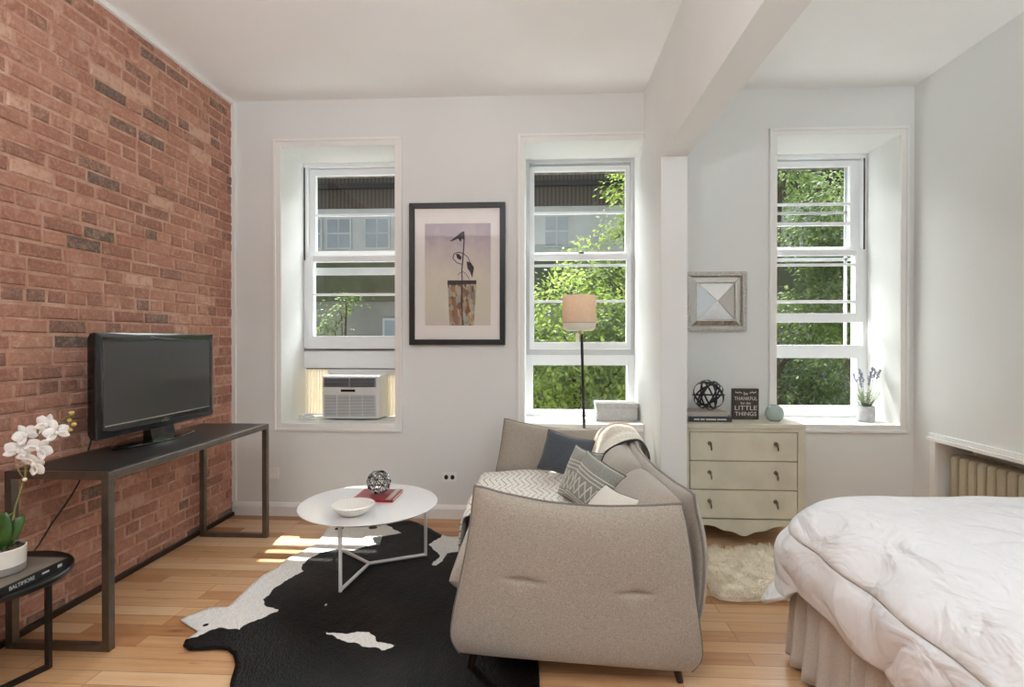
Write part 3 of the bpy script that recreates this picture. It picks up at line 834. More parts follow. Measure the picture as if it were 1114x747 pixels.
for k_ in range(4):
    a = sq(.135)[k_]; b2 = sq(.135)[(k_ + 1) % 4]
    mm.beam((a[0], D - .028, a[1]), (b2[0], D - .028, b2[1]), .008); mm.beam((a[0], D - .024, a[1]), (cx, D - .056, cz), .005)
    mm.beam((a[0], D - .028, a[1]), (o_[k_][0], D - .014, o_[k_][1]), .004)
obj('came', mm, M['mirrorframe'], mr)

def outlet(x, z, w, h, label, horizontal=True):
    t = thing('wall_outlet', (x, D, z), label, 'outlet')
    obj('cover_plate', MB().box(x - w / 2, x + w / 2, D - .007, D, z - h / 2, z + h / 2), M['outlet'], t, bevel=.003)
    m_ = MB()
    for s_ in (-1, 1):
        if horizontal: m_.lathe([(1e-5, 0), (.017, 0)], (0, 0, 0), 20)
        n0 = len(m_.v)
    m_ = MB()
    for s_ in (-1, 1):
        c = (x + s_ * .023, z) if horizontal else (x, z + s_ * .018)
        m_.prism([(c[0] + .015 * math.cos(i * PI / 8), c[1] + .017 * math.sin(i * PI / 8)) for i in range(16)], 'y', D - .0085, D - .006)
    obj('socket', m_, M['blackplastic'] if horizontal else M['outlet'], t)
    return t
outlet(-.658, .302, .108, .072, 'white double outlet with dark sockets right of the coffee table')
outlet(-1.975, .313, .075, .08, 'white outlet on the wall behind the console leg', False)

# ---------------------------------------------------------------- ceiling light (just at the top of the frame)
cl = thing('ceiling_light', (-1.45, 2.64, HC), 'small round recessed ceiling light at the top edge', 'lamp')
obj('trim_ring', MB().lathe([(.045, -.001), (.062, -.001), (.062, -.005), (.05, -.006), (.045, -.001)], (-1.45, 2.64, HC), 40), M['whitemetal'], cl, smooth=True)
obj('lens', MB().lathe([(1e-5, -.002), (.046, -.002), (.046, -.0005)], (-1.45, 2.64, HC), 40), M['glow'], cl)

# ---------------------------------------------------------------- console table, television
ct = thing('console_table', (-2.02, 2.76, 0), 'long narrow steel console table with black top by the brick wall', 'table')
CX0, CX1, CY0, CY1, CT = -2.249, -1.792, 2.11, 3.42, .75
t = .032
obj('table_top', MB().box(CX0 + t, CX1 - t, CY0 + t, CY1 - t, CT - .02, CT + .001), M['blacktop'], ct)
fr = MB()
fr.box(CX0, CX1, CY0, CY0 + t, CT - t, CT); fr.box(CX0, CX1, CY1 - t, CY1, CT - t, CT)
fr.box(CX0, CX0 + t, CY0 + t, CY1 - t, CT - t, CT); fr.box(CX1 - t, CX1, CY0 + t, CY1 - t, CT - t, CT)
obj('top_frame', fr, M['steel'], ct, bevel=.002)
for x in (CX0, CX1 - t):
    for y in (CY0, CY1 - t): obj('leg', MB().box(x, x + t, y, y + t, 0, CT - t), M['steel'], ct, bevel=.002)
for y in (CY0, CY1 - t): obj('foot_rail', MB().box(CX0 + t, CX1 - t, y, y + t, 0, .028), M['steel'], ct, bevel=.002)

tv = thing('television', (-2.12, 2.85, CT), 'black flat screen television on the console table', 'television')
TX, TY0, TY1, TZ0, TZ1 = -2.10, 2.40, 3.30, .822, 1.338
hs = MB().prism([(TX, TZ0 + .02), (TX - .004, TZ0), (TX - .03, TZ0 + .006), (TX - .042, TZ0 + .03), (TX - .042, TZ1 - .03), (TX - .03, TZ1 - .004), (TX - .012, TZ1), (TX, TZ1)], 'y', TY0, TY1)
hs.f = [f for f in hs.f]
obj('casing', hs, M['gloss'], tv, bevel=.004)
bz = MB()
def bezel(ya, yb, za, zb, pts_t):
    pass
t1, tb = .042, .062
m_ = MB()
o4 = [(TY0, TZ0), (TY1, TZ0), (TY1, TZ1), (TY0, TZ1)]; i4 = [(TY0 + t1, TZ0 + tb), (TY1 - t1, TZ0 + tb), (TY1 - t1, TZ1 - t1), (TY0 + t1, TZ1 - t1)]
n_ = 14
# lower edge of the bezel bows downward in the middle like the set's chin
lo = [(TY0 + (TY1 - TY0) * i / n_, TZ0 + .012 - .012 * math.sin(PI * i / n_)) for i in range(n_ + 1)]
vs = []; fs = []
for i, (y, z) in enumerate(lo):
    yi = i4[0][0] + (i4[1][0] - i4[0][0]) * i / n_
    vs += [(TX + .002, y, z), (TX + .014, y * .5 + yi * .5, (z + i4[0][1]) / 2), (TX + .006, yi, i4[0][1])]
for i in range(n_): a = i * 3; fs += [(a, a + 3, a + 4, a + 1), (a + 1, a + 4, a + 5, a + 2)]
m_.add(vs, fs)
for k_ in (1, 2, 3):
    a, b2, c, d = o4[k_], o4[(k_ + 1) % 4], i4[(k_ + 1) % 4], i4[k_]
    mid1 = ((a[0] + d[0]) / 2, (a[1] + d[1]) / 2); mid2 = ((b2[0] + c[0]) / 2, (b2[1] + c[1]) / 2)
    m_.add([(TX + .002, *a), (TX + .002, *b2), (TX + .012, *mid2), (TX + .012, *mid1), (TX + .006, *c), (TX + .006, *d)], [(0, 1, 2, 3), (3, 2, 4, 5)])
obj('bezel', m_, M['gloss'], tv, smooth=True)
obj('screen', MB().box(TX - .001, TX + .006, TY0 + t1 - .002, TY1 - t1 + .002, TZ0 + tb - .002, TZ1 - t1 + .002), M['tvscreen'], tv)
obj('chrome_line', MB().box(TX + .006, TX + .0085, TY0 + t1, TY1 - t1, TZ0 + tb - .003, TZ0 + tb + .003), M['silver'], tv)
lettering('brand_lettering', 'DYNEX', .019, M['silver'], tv, frame_matrix((TX + .0145, 2.85, TZ0 + .034), (0, 1, 0), (0, 0, 1)))
obj('stand_neck', MB().prism([(-2.15, .762), (-2.09, .762), (-2.105, TZ0 + .03), (-2.15, TZ0 + .03)], 'y', 2.76, 2.94), M['gloss'], tv, bevel=.006)
obj('stand_base', MB().lathe([(1e-5, 0), (.255, 0), (.26, .005), (.25, .012), (.1, .018), (1e-5, .02)], (-2.13, 2.84, CT + .001), 56, sx=.40, sy=1.12), M['gloss'], tv, smooth=True)
cb = obj('power_cable', MB().tube([(-2.262, 2.56, .80), (-2.262, 2.545, .76), (-2.262, 2.52, .68), (-2.266, 2.49, .60), (-2.262, 2.445, .55), (-2.266, 2.40, .50), (-2.262, 2.34, .45), (-2.262, 2.28, .38), (-2.266, 2.23, .33), (-2.262, 2.15, .31), (-2.262, 2.05, .30)], .004, 6), M['blackplastic'], loc=(-2.26, 2.4, .3), smooth=True)
tag(cb, 'thin black cable hanging down the brick wall under the console', 'cable')

# ---------------------------------------------------------------- side table, books, orchid
sc_, sr, sz = (-2.028, 1.835), .252, .432
sd = thing('side_table', (sc_[0], sc_[1], 0), 'small round black side table at the lower left edge', 'table')
obj('table_top', MB().lathe([(1e-5, sz - .022), (sr - .004, sz - .022), (sr, sz - .018), (sr, sz - .004), (sr - .004, sz), (1e-5, sz)], (sc_[0], sc_[1], 0), 64), M['blackplastic'], sd, smooth=True)
for ang in (52, 232):
    for s_ in (-1, 1):
        pass
L = [(-1.945, 1.995), (-2.06, 1.66), (-1.87, 1.67), (-2.17, 1.97)]
for x, y in L: obj('leg', MB().box(x - .009, x + .009, y - .009, y + .009, 0, sz - .022), M['darksteel'], sd, bevel=.0015)
for a, b2 in ((0, 1), (2, 3)):
    obj('foot_rail', MB().beam((L[a][0], L[a][1], .009), (L[b2][0], L[b2][1], .009), .018), M['darksteel'], sd)
def book(name, x0, x1, y0, y1, z0, z1, cover, label, rot=0, spine='-x', group=None):
    cx_, cy_ = (x0 + x1) / 2, (y0 + y1) / 2
    b_ = thing(name, (cx_, cy_, z0), label, 'book', group)
    c = .0025
    obj('pages', MB().box(x0 + (.004 if spine != '-x' else c), x1 - (.004 if spine != '+x' else c), y0 + (.004 if spine != '-y' else c), y1 - .004, z0 + c, z1 - c), M['page'], b_)
    m_ = MB().box(x0, x1, y0, y1, z0, z0 + c); m_.box(x0, x1, y0, y1, z1 - c, z1)
    if spine == '-x': m_.box(x0 - .002, x0 + c, y0, y1, z0, z1)
    if spine == '+x': m_.box(x1 - c, x1 + .002, y0, y1, z0, z1)
    if spine == '-y': m_.box(x0, x1, y0 - .002, y0 + c, z0, z1)
    obj('cover', m_, M[cover], b_, bevel=.001)
    b_.rotation_euler.z = rot
    return b_
bk = book('book', -2.045, -1.818, 1.60, 1.945, sz, sz + .032, 'bookgrey', 'dark spined coffee table book under the orchid pot', spine='none')
obj('spine', MB().box(-1.819, -1.815, 1.60, 1.945, sz, sz + .032), M['bookblack'], bk, bevel=.001)
lettering('spine_lettering', 'BALTIMORE', .022, M['text'], bk, frame_matrix((-1.8145, 1.763, sz + .016), (0, 1, 0), (0, 0, 1)), extrude=.0003, sxy=(.80, .85))
obj('spine_print', MB().box(-1.8152, -1.8142, 1.838, 1.866, sz + .013, sz + .019).box(-1.8152, -1.8142, 1.900, 1.918, sz + .011, sz + .022), M['text'], bk)

pz = sz + .032; pc = (-1.94, 1.81)
oc = thing('potted_orchid', (pc[0], pc[1], pz), 'white orchid in a white pot with grey base on the side table', 'plant')
obj('pot', MB().lathe([(.063, .026), (.067, .028), (.069, .088), (.065, .09), (.062, .08)], (*pc, pz), 44), M['ceramic'], oc, smooth=True)
obj('pot_band', MB().lathe([(1e-5, 0), (.06, 0), (.066, .004), (.067, .027), (.055, .027)], (*pc, pz), 44), M['taupe'], oc, smooth=True)
ms = MB()
for i in range(60):
    a, r = random.uniform(0, 2 * PI), .056 * math.sqrt(random.random())
    ms.sphere((pc[0] + r * math.cos(a), pc[1] + r * math.sin(a), pz + .078 + random.uniform(-.003, .006)), .010, 7, 5)
obj('moss', ms, M['soil'], oc, smooth=True)
def blade(m_, base, tip, width, lift, nrm=(0, 0, 1), n=9, fold=.25, tipw=.05):
    base, tip = Vector(base), Vector(tip); ax = (tip - base); side = ax.cross(Vector(nrm)).normalized(); up = side.cross(ax).normalized()
    vs = []; fs = []
    for i in range(n + 1):
        t = i / n; c = base + ax * t + up * (lift * math.sin(PI * t)); w_ = width * (math.sin(PI * (t * .92 + .06)) ** .7)
        vs += [c - side * w_ + up * w_ * fold, c, c + side * w_ + up * w_ * fold]
    for i in range(n): a = i * 3; fs += [(a, a + 1, a + 4, a + 3), (a + 1, a + 2, a + 5, a + 4)]
    m_.add(vs, fs)
base_o = (pc[0] + .005, pc[1], pz + .082)
for tip, w_, lift, nr in (((-1.925, 1.81, .68), .036, .0, (.3, -1, 0)), ((-1.895, 1.85, .66), .026, .01, (.6, -1, .1))):
    m_ = MB(); blade(m_, (base_o[0] - .01, base_o[1] - .01, base_o[2] - .01), tip, w_, lift, nr)
    obj('leaf', m_, M['leafdark'], oc, smooth=True, solid=.002)
for tip in ((-2.04, 1.88, .72), (-2.02, 1.93, .64), (-1.98, 1.86, .66), (-2.06, 1.9, .60)):
    m_ = MB(); blade(m_, (base_o[0] - .035, base_o[1], base_o[2] - .005), tip, .010, .03, (.2, -.5, 1), fold=.4)
    obj('leaf', m_, M['leafpale'], oc, smooth=True, solid=.001)
sp = [(-1.935, 1.83, .54), (-1.95, 1.87, .68), (-1.943, 1.9, .78), (-1.932, 1.9, .86), (-1.915, 1.9, .93), (-1.88, 1.9, .967), (-1.84, 1.9, .985), (-1.79, 1.9, 1.005), (-1.757, 1.9, 1.02)]
obj('stem', MB().tube(sp, [.0035] * 5 + [.003] * 4, 8).tube([(-1.943, 1.897, .78), (-1.952, 1.89, .80), (-1.96, 1.885, .83)], .002, 6).tube([(-1.937, 1.9, .845), (-1.925, 1.895, .85), (-1.905, 1.89, .865)], .002, 6), M['stem'], oc, smooth=True)
obj('clip', MB().sphere((-1.943, 1.9, .775), .008, 8, 6), M['ceramic'], oc, smooth=True)
def orchid_flower(c, dirv, s_, roll):
    m_ = MB(); d = Vector(dirv).normalized(); r = d.cross(Vector((0, 0, 1))).normalized(); u = r.cross(d)
    for k_, (ang, ln, wd) in enumerate([(90, 1.0, .30), (210, .95, .28), (330, .95, .28), (20, 1.0, .46), (160, 1.0, .46)]):
        a = math.radians(ang + roll); v_ = r * math.cos(a) + u * math.sin(a)
        blade(m_, Vector(c) + v_ * .003, Vector(c) + v_ * s_ * ln + d * s_ * .18, s_ * wd, s_ * .06, -d, n=7, fold=-.12)
    f = obj('flower', m_, M['petal'], oc, smooth=True, solid=.0008)
    obj('flower_lip', MB().sphere(Vector(c) + d * .006, s_ * .17, 8, 6, (1, 1, 1.2)), M['petal'], f, smooth=True)
for c, dv, s_, ro in [((-1.958, 1.89, .885), (.5, -1, .2), .046, 15), ((-1.92, 1.885, .945), (.3, -1, .1), .044, -30), ((-1.872, 1.885, .895), (.6, -1, -.1), .046, 40),
                      ((-1.885, 1.88, .838), (.2, -1, -.3), .046, 70), ((-1.925, 1.885, .865), (-.1, -1, .2), .036, 25), ((-1.832, 1.88, .985), (.1, -1, .1), .044, 20), ((-1.80, 1.885, .955), (.7, -1, .1), .042, -15), ((-1.855, 1.885, .985), (-.3, -1, .3), .036, 50)]:
    orchid_flower(c, dv, s_, ro)
for c, r in (((-1.757, 1.9, 1.028), .010), ((-1.748, 1.9, .985), .009), ((-1.765, 1.9, 1.0), .008), ((-1.752, 1.89, .965), .008)):
    obj('bud', MB().sphere(c, r, 10, 7, (1, 1, .85)), M['bud'], oc, smooth=True)

# ---------------------------------------------------------------- coffee table and what it carries
hc = (-.968, 2.965); TH = .38; RT = .385
cf = thing('coffee_table', (hc[0], hc[1], 0), 'round white coffee table with three white metal legs on the cowhide', 'table')
obj('table_top', MB().lathe([(1e-5, TH - .016), (RT - .02, TH - .016), (RT - .003, TH - .007), (RT, TH - .003), (RT - .003, TH), (1e-5, TH)], (*hc, 0), 96), M['whitelacquer'], cf, smooth=True)
LG = [(-1.02, 2.66), (-.68, 3.13), (-1.228, 3.19)]
for x, y in LG: obj('leg', MB().tube([(x, y, .012), (x, y, TH - .016)], .0095, 12), M['whitemetal'], cf, smooth=True)
hub = (-.978, 2.99)
for x, y in LG: obj('foot_bar', MB().tube([(x, y, .02), (*hub, .02)], .0095, 12), M['whitemetal'], cf, smooth=True)
m_ = MB()
for x, y in LG: m_.tube([(x, y, TH - .024), (*hub, TH - .024)], .008, 8)
obj('under_frame', m_, M['whitemetal'], cf, smooth=True)
bw = thing('bowl', (-.985, 2.745, TH), 'shallow white ribbed bowl on the coffee table', 'bowl')
def bowl_fn(u, v):
    a = 2 * PI * u; t = v
    prof = [(.025, .0), (.04, .0), (.07, .012), (.1, .036), (.122, .058), (.116, .059), (.09, .038), (.06, .016), (.03, .008), (.0, .007)]
    i = min(int(t * 9), 8); f = t * 9 - i
    r = prof[i][0] * (1 - f) + prof[i + 1][0] * f; z = prof[i][1] * (1 - f) + prof[i + 1][1] * f
    r *= 1 + .018 * math.cos(36 * a) * min(1, r / .08)
    return (-.985 + r * .93 * math.cos(a), 2.745 + r * .93 * math.sin(a), TH + z)
obj('bowl_shell', MB().grid(bowl_fn, 144, 18), M['ceramic'], bw, smooth=True)
rb = book('book', -1.068, -.83, 2.965, 3.18, TH, TH + .016, 'red', 'flat red book under the openwork ball on the coffee table', rot=-.02, spine='-y')
obj('ribbon_band', MB().box(-.873, -.846, 2.963, 3.182, TH + .0158, TH + .0172), M['bookpale'], rb)
bl = thing('openwork_ball', (-.945, 3.07, TH + .016), 'small silver and black openwork ball on the red book', 'ornament')
def openwork(name, c, r, mat, parent, w_, sub=2, seed=3):
    import bmesh
    bm = bmesh.new(); bmesh.ops.create_icosphere(bm, subdivisions=sub, radius=r)
    rg = random.Random(seed)
    for v in bm.verts:
        v.co += Vector((rg.gauss(0, 1), rg.gauss(0, 1), rg.gauss(0, 1))) * r * .10; v.co = v.co.normalized() * r
    me = bpy.data.meshes.new(name)
    for v in bm.verts: v.co += Vector(c) - root_loc(parent)
    bm.to_mesh(me); bm.free(); me.materials.append(mat)
    o = bpy.data.objects.new(name, me); col.objects.link(o); o.parent = parent
    w2 = o.modifiers.new('wire', 'WIREFRAME'); w2.thickness = w_; w2.use_even_offset = False
    return o
openwork('ball_lattice', (-.945, 3.07, TH + .016 + .070), .068, M['openwork'], bl, .010, 2)

# ---------------------------------------------------------------- cowhide rug
def inside(pt, poly):
    x, y = pt; c = False; n = len(poly); j = n - 1
    for i in range(n):
        if (poly[i][1] > y) != (poly[j][1] > y) and x < (poly[j][0] - poly[i][0]) * (y - poly[i][1]) / (poly[j][1] - poly[i][1]) + poly[i][0]: c = not c
        j = i
    return c
def segdist(p, poly):
    best = 9
    for i in range(len(poly)):
        a, b2 = poly[i], poly[(i + 1) % len(poly)]
        dx, dy = b2[0] - a[0], b2[1] - a[1]; L2 = dx * dx + dy * dy or 1e-9
        t = max(0, min(1, ((p[0] - a[0]) * dx + (p[1] - a[1]) * dy) / L2))
        best = min(best, math.hypot(p[0] - a[0] - t * dx, p[1] - a[1] - t * dy))
    return best
HO = [(-1.653, 2.346), (-1.64, 2.40), (-1.59, 2.47), (-1.499, 2.476), (-1.51, 2.58), (-1.521, 2.704), (-1.506, 2.881), (-1.465, 3.111), (-1.42, 3.242), (-1.43, 3.4), (-1.45, 3.56), (-1.43, 3.65), (-1.33, 3.65), (-1.241, 3.68),
      (-1.062, 3.73), (-.93, 3.74), (-.864, 3.70), (-.742, 3.59), (-.66, 3.47), (-.60, 3.44), (-.50, 3.47), (-.38, 3.42), (-.2, 3.3), (-.05, 3.0), (.0, 2.6), (-.02, 2.3), (.0, 2.1), (-.003, 1.983), (.0, 1.8), (-.1, 1.6), (-.4, 1.5), (-.8, 1.5),
      (-1.0, 1.62), (-1.08, 1.78), (-1.164, 1.923), (-1.205, 2.034), (-1.25, 2.10), (-1.30, 2.135), (-1.355, 2.15), (-1.41, 2.135), (-1.452, 2.125), (-1.505, 2.155), (-1.53, 2.20), (-1.515, 2.266), (-1.58, 2.30)]
WA = [(-1.70, 2.33), (-1.66, 2.55), (-1.56, 2.55), (-1.58, 2.745), (-1.56, 2.928), (-1.53, 3.179), (-1.46, 3.301), (-1.5, 3.5), (-1.5, 3.75), (-1.2, 3.76), (-1.05, 3.64), (-.915, 3.50), (-1.09, 3.42), (-1.04, 3.30), (-1.141, 3.197), (-1.242, 3.221), (-1.338, 3.145), (-1.374, 3.023), (-1.33, 2.89),
      (-1.38, 2.67), (-1.373, 2.573), (-1.321, 2.494), (-1.246, 2.463), (-1.303, 2.386), (-1.336, 2.298), (-1.435, 2.308), (-1.49, 2.217), (-1.54, 2.18), (-1.55, 2.28)]
WB = [(-.694, 3.309), (-.64, 3.47), (-.498, 3.52), (-.33, 3.42), (-.42, 3.231), (-.55, 3.19), (-.59, 3.0), (-.62, 3.0), (-.6, 3.16)]
WC = [(-.977, 2.294), (-.885, 2.285), (-.802, 2.304), (-.757, 2.306), (-.701, 2.235), (-.597, 2.202), (-.659, 2.165), (-.703, 2.19), (-.83, 2.235)]
from mathutils import geometry as mgeo
def densify(poly, st=.03, amp=.006, seed=2):
    out = []
    for i in range(len(poly)):
        a, b2 = Vector(poly[i]), Vector(poly[(i + 1) % len(poly)]); n = max(1, int((b2 - a).length / st))
        for k_ in range(n):
            p = a.lerp(b2, k_ / n); q = noise.noise_vector(Vector((p.x * 9, p.y * 9, seed)))
            out.append((p.x + q.x * amp, p.y + q.y * amp))
    return out
HOd = densify(HO, .02, .012)
g = .011; pts = [Vector(p) for p in HOd]; nb = len(pts)
xa, xb = min(p[0] for p in HOd), max(p[0] for p in HOd); ya, yb = min(p[1] for p in HOd), max(p[1] for p in HOd)
y = ya + g / 2
while y < yb:
    x = xa + g / 2
    # scanline spans
    while x < xb:
        if inside((x, y), HO) and segdist((x, y), HO) > .018: pts.append(Vector((x, y)))
        x += g
    y += g
res = mgeo.delaunay_2d_cdt(pts, [(i, (i + 1) % nb) for i in range(nb)], [], 1, 1e-5)
hv, hf = res[0], res[2]
white = []; zz_ = []
for p in hv:
    t_ = (p.x, p.y)
    w_ = 0.0
    q = noise.noise_vector(Vector((p.x * 14, p.y * 14, 5))) * .018 + noise.noise_vector(Vector((p.x * 50, p.y * 50, 8))) * .008
    t_ = (p.x + q.x, p.y + q.y)
    for poly in (WA, WB, WC):
        ins = inside(t_, poly); dd_ = segdist(t_, poly)
        w_ = max(w_, .5 + (min(.5, dd_ / .02) if ins else -min(.5, dd_ / .02)))
    for c in ((-1.511, 2.319, .014), (-1.372, 3.557, .03), (-1.15, 3.60, .03)):
        dd_ = math.hypot(p.x - c[0], (p.y - c[1])) ; w_ = min(w_, max(0, min(1, .5 + (dd_ - c[2]) / .02)))
    if math.hypot(p.x + 1.04, p.y - 2.53) < .009: w_ = 1
    white.append(max(0, min(1, w_)))
    e_ = segdist((p.x, p.y), HO)
    zz_.append(.006 + max(0, .010 * math.exp(-e_ / .03) * (noise.noise(Vector((p.x * 7, p.y * 7, 1))) + .35)) + .003 * (noise.noise(Vector((p.x * 4, p.y * 4, 3))) + 1))
m_ = MB(); m_.add([(p.x, p.y, z) for p, z in zip(hv, zz_)], [tuple(f) for f in hf]); m_.attr = {'white': white}
rug = obj('cowhide_rug', m_, M['cowhide'], loc=(-.8, 2.6, 0), smooth=True, autosmooth=False)
sm_ = rug.modifiers.new('solid', 'SOLIDIFY'); sm_.thickness = .004; sm_.offset = -1
tag(rug, 'black and white cowhide rug on the oak floor', 'rug')

# ---------------------------------------------------------------- sofa
SOFA_G = (0.15, 2.8, 0)
sofa = thing('sofa', SOFA_G, 'two seat greige tweed sofa with flared piped arms, seen from its end', 'sofa')
def lerp(a, b, t): return a + (b - a) * t
def piecewise(t, pts):
    for (a, va), (b2, vb) in zip(pts, pts[1:]):
        if t <= b2: 
            f = (t - a) / (b2 - a); return va + (vb - va) * f
    return pts[-1][1]
def smoothcurve(t, pts):
    # catmull-rom through (t, value)
    n = len(pts)
    for i in range(n - 1):
        if t <= pts[i + 1][0] or i == n - 2:
            p0 = pts[max(i - 1, 0)][1]; p1 = pts[i][1]; p2 = pts[i + 1][1]; p3 = pts[min(i + 2, n - 1)][1]
            f = (t - pts[i][0]) / (pts[i + 1][0] - pts[i][0])
            return .5 * ((2 * p1) + (-p0 + p2) * f + (2 * p0 - 5 * p1 + 4 * p2 - p3) * f * f + (-p0 + 3 * p1 - 3 * p2 + p3) * f ** 3)
def slab(C, Nn, T, nu=36, nv=30, p=3.0, dents=(), front=True):
    """closed padded panel about centre surface C(u,v), with normal Nn(u,v), half thickness T(u,v)"""
    m_ = MB()
    def prof(u, v):
        a = 1 - abs(2 * u - 1) ** p; b2 = 1 - abs(2 * v - 1) ** p
        return max(0, a * b2) ** .5
    # denser near the edges
    rem = lambda t: .5 - .5 * math.cos(PI * t)
    def side(sg):
        def fn(i, j):
            u, v = rem(i), rem(j); t = T(u, v) * prof(u, v)
            if sg > 0:
                for (du, dv, ru, rv, am) in dents: t -= am * math.exp(-((u - du) / ru) ** 2 - ((v - dv) / rv) ** 2)
            return Vector(C(u, v)) + Vector(Nn(u, v)) * (sg * t)
        return fn
    m_.grid(side(1), nu, nv); a = len(m_.v)
    m_.grid(side(-1), nu, nv)
    m_.f[nu * nv:] = [tuple(reversed(q)) for q in m_.f[nu * nv:]]
    return m_
def edge_pts(C, sides='LTR', n=24, inset=0):
    out = []
    i0, i1 = inset, 1 - inset
    if 'B' in sides: out += [C(lerp(i1, i0, k / n), i0) for k in range(n)]
    if 'L' in sides: out += [C(i0, lerp(i0, i1, k / n)) for k in range(n)]
    if 'T' in sides: out += [C(lerp(i0, i1, k / n), i1) for k in range(n)]
    if 'R' in sides: out += [C(i1, lerp(i1, i0, k / n)) for k in range(n + 1)]
    return out
def arm_C(ybot, ytop, flip=1):
    lx = [(0, -.335), (.08, -.337), (.2, -.33), (.45, -.297), (.7, -.265), (.9, -.247), (1, -.24)]
    rx = [(0, .60), (.06, .607), (.2, .60), (.45, .575), (.7, .553), (.9, .53), (1, .516)]
    tz = [(0, .763), (.13, .738), (.35, .708), (.6, .695), (.85, .70), (1, .708)]
    def C(u, v):
        x = lerp(smoothcurve(v, lx), smoothcurve(v, rx), u)
        zb = lerp(.105, .06, u) if flip > 0 else .08
        if v < .12:  # rounded lower corners
            f = 1 - v / .12; x += (.5 - u) * .06 * f * f
        z = lerp(zb, smoothcurve(u, tz), v)
        y = lerp(ybot, ytop, v ** 1.3)
        return (x, y, z)
    return C
Cn = arm_C(2.01, 1.945)
n_out = Vector((0, -1, -.08)).normalized()
arm = obj('armrest', slab(Cn, lambda u, v: n_out, lambda u, v: .055, 90, 110, 5, dents=((.27, .53, .06, .013, .016), (.27, .52, .03, .05, .008), (.74, .50, .06, .013, .016), (.74, .49, .03, .05, .008))), M['sofa'], sofa, smooth=True, autosmooth=False)
obj('piping', MB().tube(edge_pts(Cn, 'LTR', 30, .0), .0055, 8), M['piping'], arm, smooth=True)
Cf = arm_C(3.50, 3.63, -1)
n_in = Vector((0, -1, .35)).normalized()
arm2 = obj('armrest', slab(Cf, lambda u, v: n_in, lambda u, v: .05, 40, 34, 5), M['sofa'], sofa, smooth=True, autosmooth=False)
obj('piping', MB().tube(edge_pts(Cf, 'LTR', 30, .0), .0055, 8), M['piping'], arm2, smooth=True)
# base and back shell
obj('base_frame', MB().box(-.27, .56, 2.06, 3.47, .13, .29), M['sofa'], sofa, bevel=.03, smooth=True)
def ridge(y):
    return smoothcurve((y - 2.02) / (3.56 - 2.02), [(0, .725), (.15, .70), (.4, .672), (.7, .662), (.9, .69), (1, .72)])
def Cb(u, v):   # rear shell, u along y, v upward
    y = lerp(2.0, 3.56, u)
    x = smoothcurve(v, [(0, .55), (.3, .60), (.65, .61), (1, .575)])
    return (x, y, lerp(.12, ridge(y), v))
bs = obj('back_shell', slab(Cb, lambda u, v: Vector((-1, 0, .1)), lambda u, v: .05, 44, 24, 6), M['sofa'], sofa, smooth=True, autosmooth=False)
obj('piping', MB().tube(edge_pts(Cb, 'LTR', 30), .0055, 8), M['piping'], bs, smooth=True)
for y0, y1 in ((2.07, 2.81), (2.80, 3.50)):
    def Cc(u, v, y0=y0, y1=y1):
        y = lerp(y0, y1, u); x = smoothcurve(v, [(0, .36), (.5, .43), (1, .525)])
        bow = .035 * (abs(2 * u - 1) ** 4) * v
        return (x + bow * .6, y, lerp(.40, ridge(y) - .012, v) - bow)
    bc = obj('back_cushion', slab(Cc, lambda u, v: Vector((-1, 0, .45)).normalized(), lambda u, v: .085, 34, 28, 3.2), M['sofa'], sofa, smooth=True, autosmooth=False)
for y0, y1 in ((2.06, 2.79), (2.79, 3.49)):
    def Cs(u, v, y0=y0, y1=y1): return (lerp(-.355, .40, u), lerp(y0, y1, v), .355)
    obj('seat_cushion', slab(Cs, lambda u, v: Vector((0, 0, 1)), lambda u, v: .08, 34, 28, 9), M['sofa'], sofa, smooth=True, autosmooth=False)
for x, y in ((-.24, 2.08), (.50, 2.04), (-.24, 3.44), (.50, 3.44)):
    sx_ = .035 * (1 if x > 0 else -1)
    obj('leg', MB().tube([(x, y, .14), (x + sx_, y, .001)], [.022, .013], 12), M['darkwood'], sofa, smooth=True)

def pillow(name, centre, normal, up, w_, h_, t_, mat, label, pipe='darkpipe', pinch=.09, sag=0, p=2.2, rot=0):
    n_ = Vector(normal).normalized(); up = Vector(up); x_ = up.cross(n_).normalized(); y_ = n_.cross(x_).normalized()
    if rot:
        q = Matrix.Rotation(rot, 3, n_); x_ = q @ x_; y_ = q @ y_
    c_ = Vector(centre)
    P = thing(name, centre, label, 'cushion')
    def C(u, v):
        a, b2 = 2 * u - 1, 2 * v - 1
        px = a * (1 - pinch * (1 - b2 * b2)); py = b2 * (1 - pinch * (1 - a * a))
        return c_ + x_ * px * w_ / 2 + y_ * py * h_ / 2 + n_ * (sag * (a * a + b2 * b2))
    def T(u, v): return t_ / 2
    bd_ = slab(C, lambda u, v: n_, T, 30, 30, p)
    for i, v in enumerate(bd_.v):
        q = noise.noise_vector(Vector(v) * 9) * .006; bd_.v[i] = tuple(Vector(v) + q)
    obj('cover', bd_, M[mat], P, smooth=True, autosmooth=False)
    if pipe: obj('piping', MB().tube([Vector(q) + noise.noise_vector(Vector(q) * 9) * .006 for q in edge_pts(C, 'BLTR', 20)], .004, 6), M[pipe], P, smooth=True)
    return P
pillow('cushion', (.165, 3.33, .585), (-.25, -1, .45), (-.28, 0, 1), .31, .25, .13, 'navy', 'slate blue cushion leaning against the far sofa arm', rot=-.50, pinch=.07)
pillow('cushion', (.215, 2.86, .57), (-1, -.45, .5), (.45, .1, 1), .30, .31, .10, 'greycushion', 'grey woven cushion behind the patterned one, only its edge showing', rot=.1)
pillow('cushion', (.275, 2.72, .555), (-.8, -.75, .45), (.4, .1, 1), .29, .28, .14, 'greycushion', 'grey cushion with pale woven bands and diamonds, in front of its twin', rot=-.12)
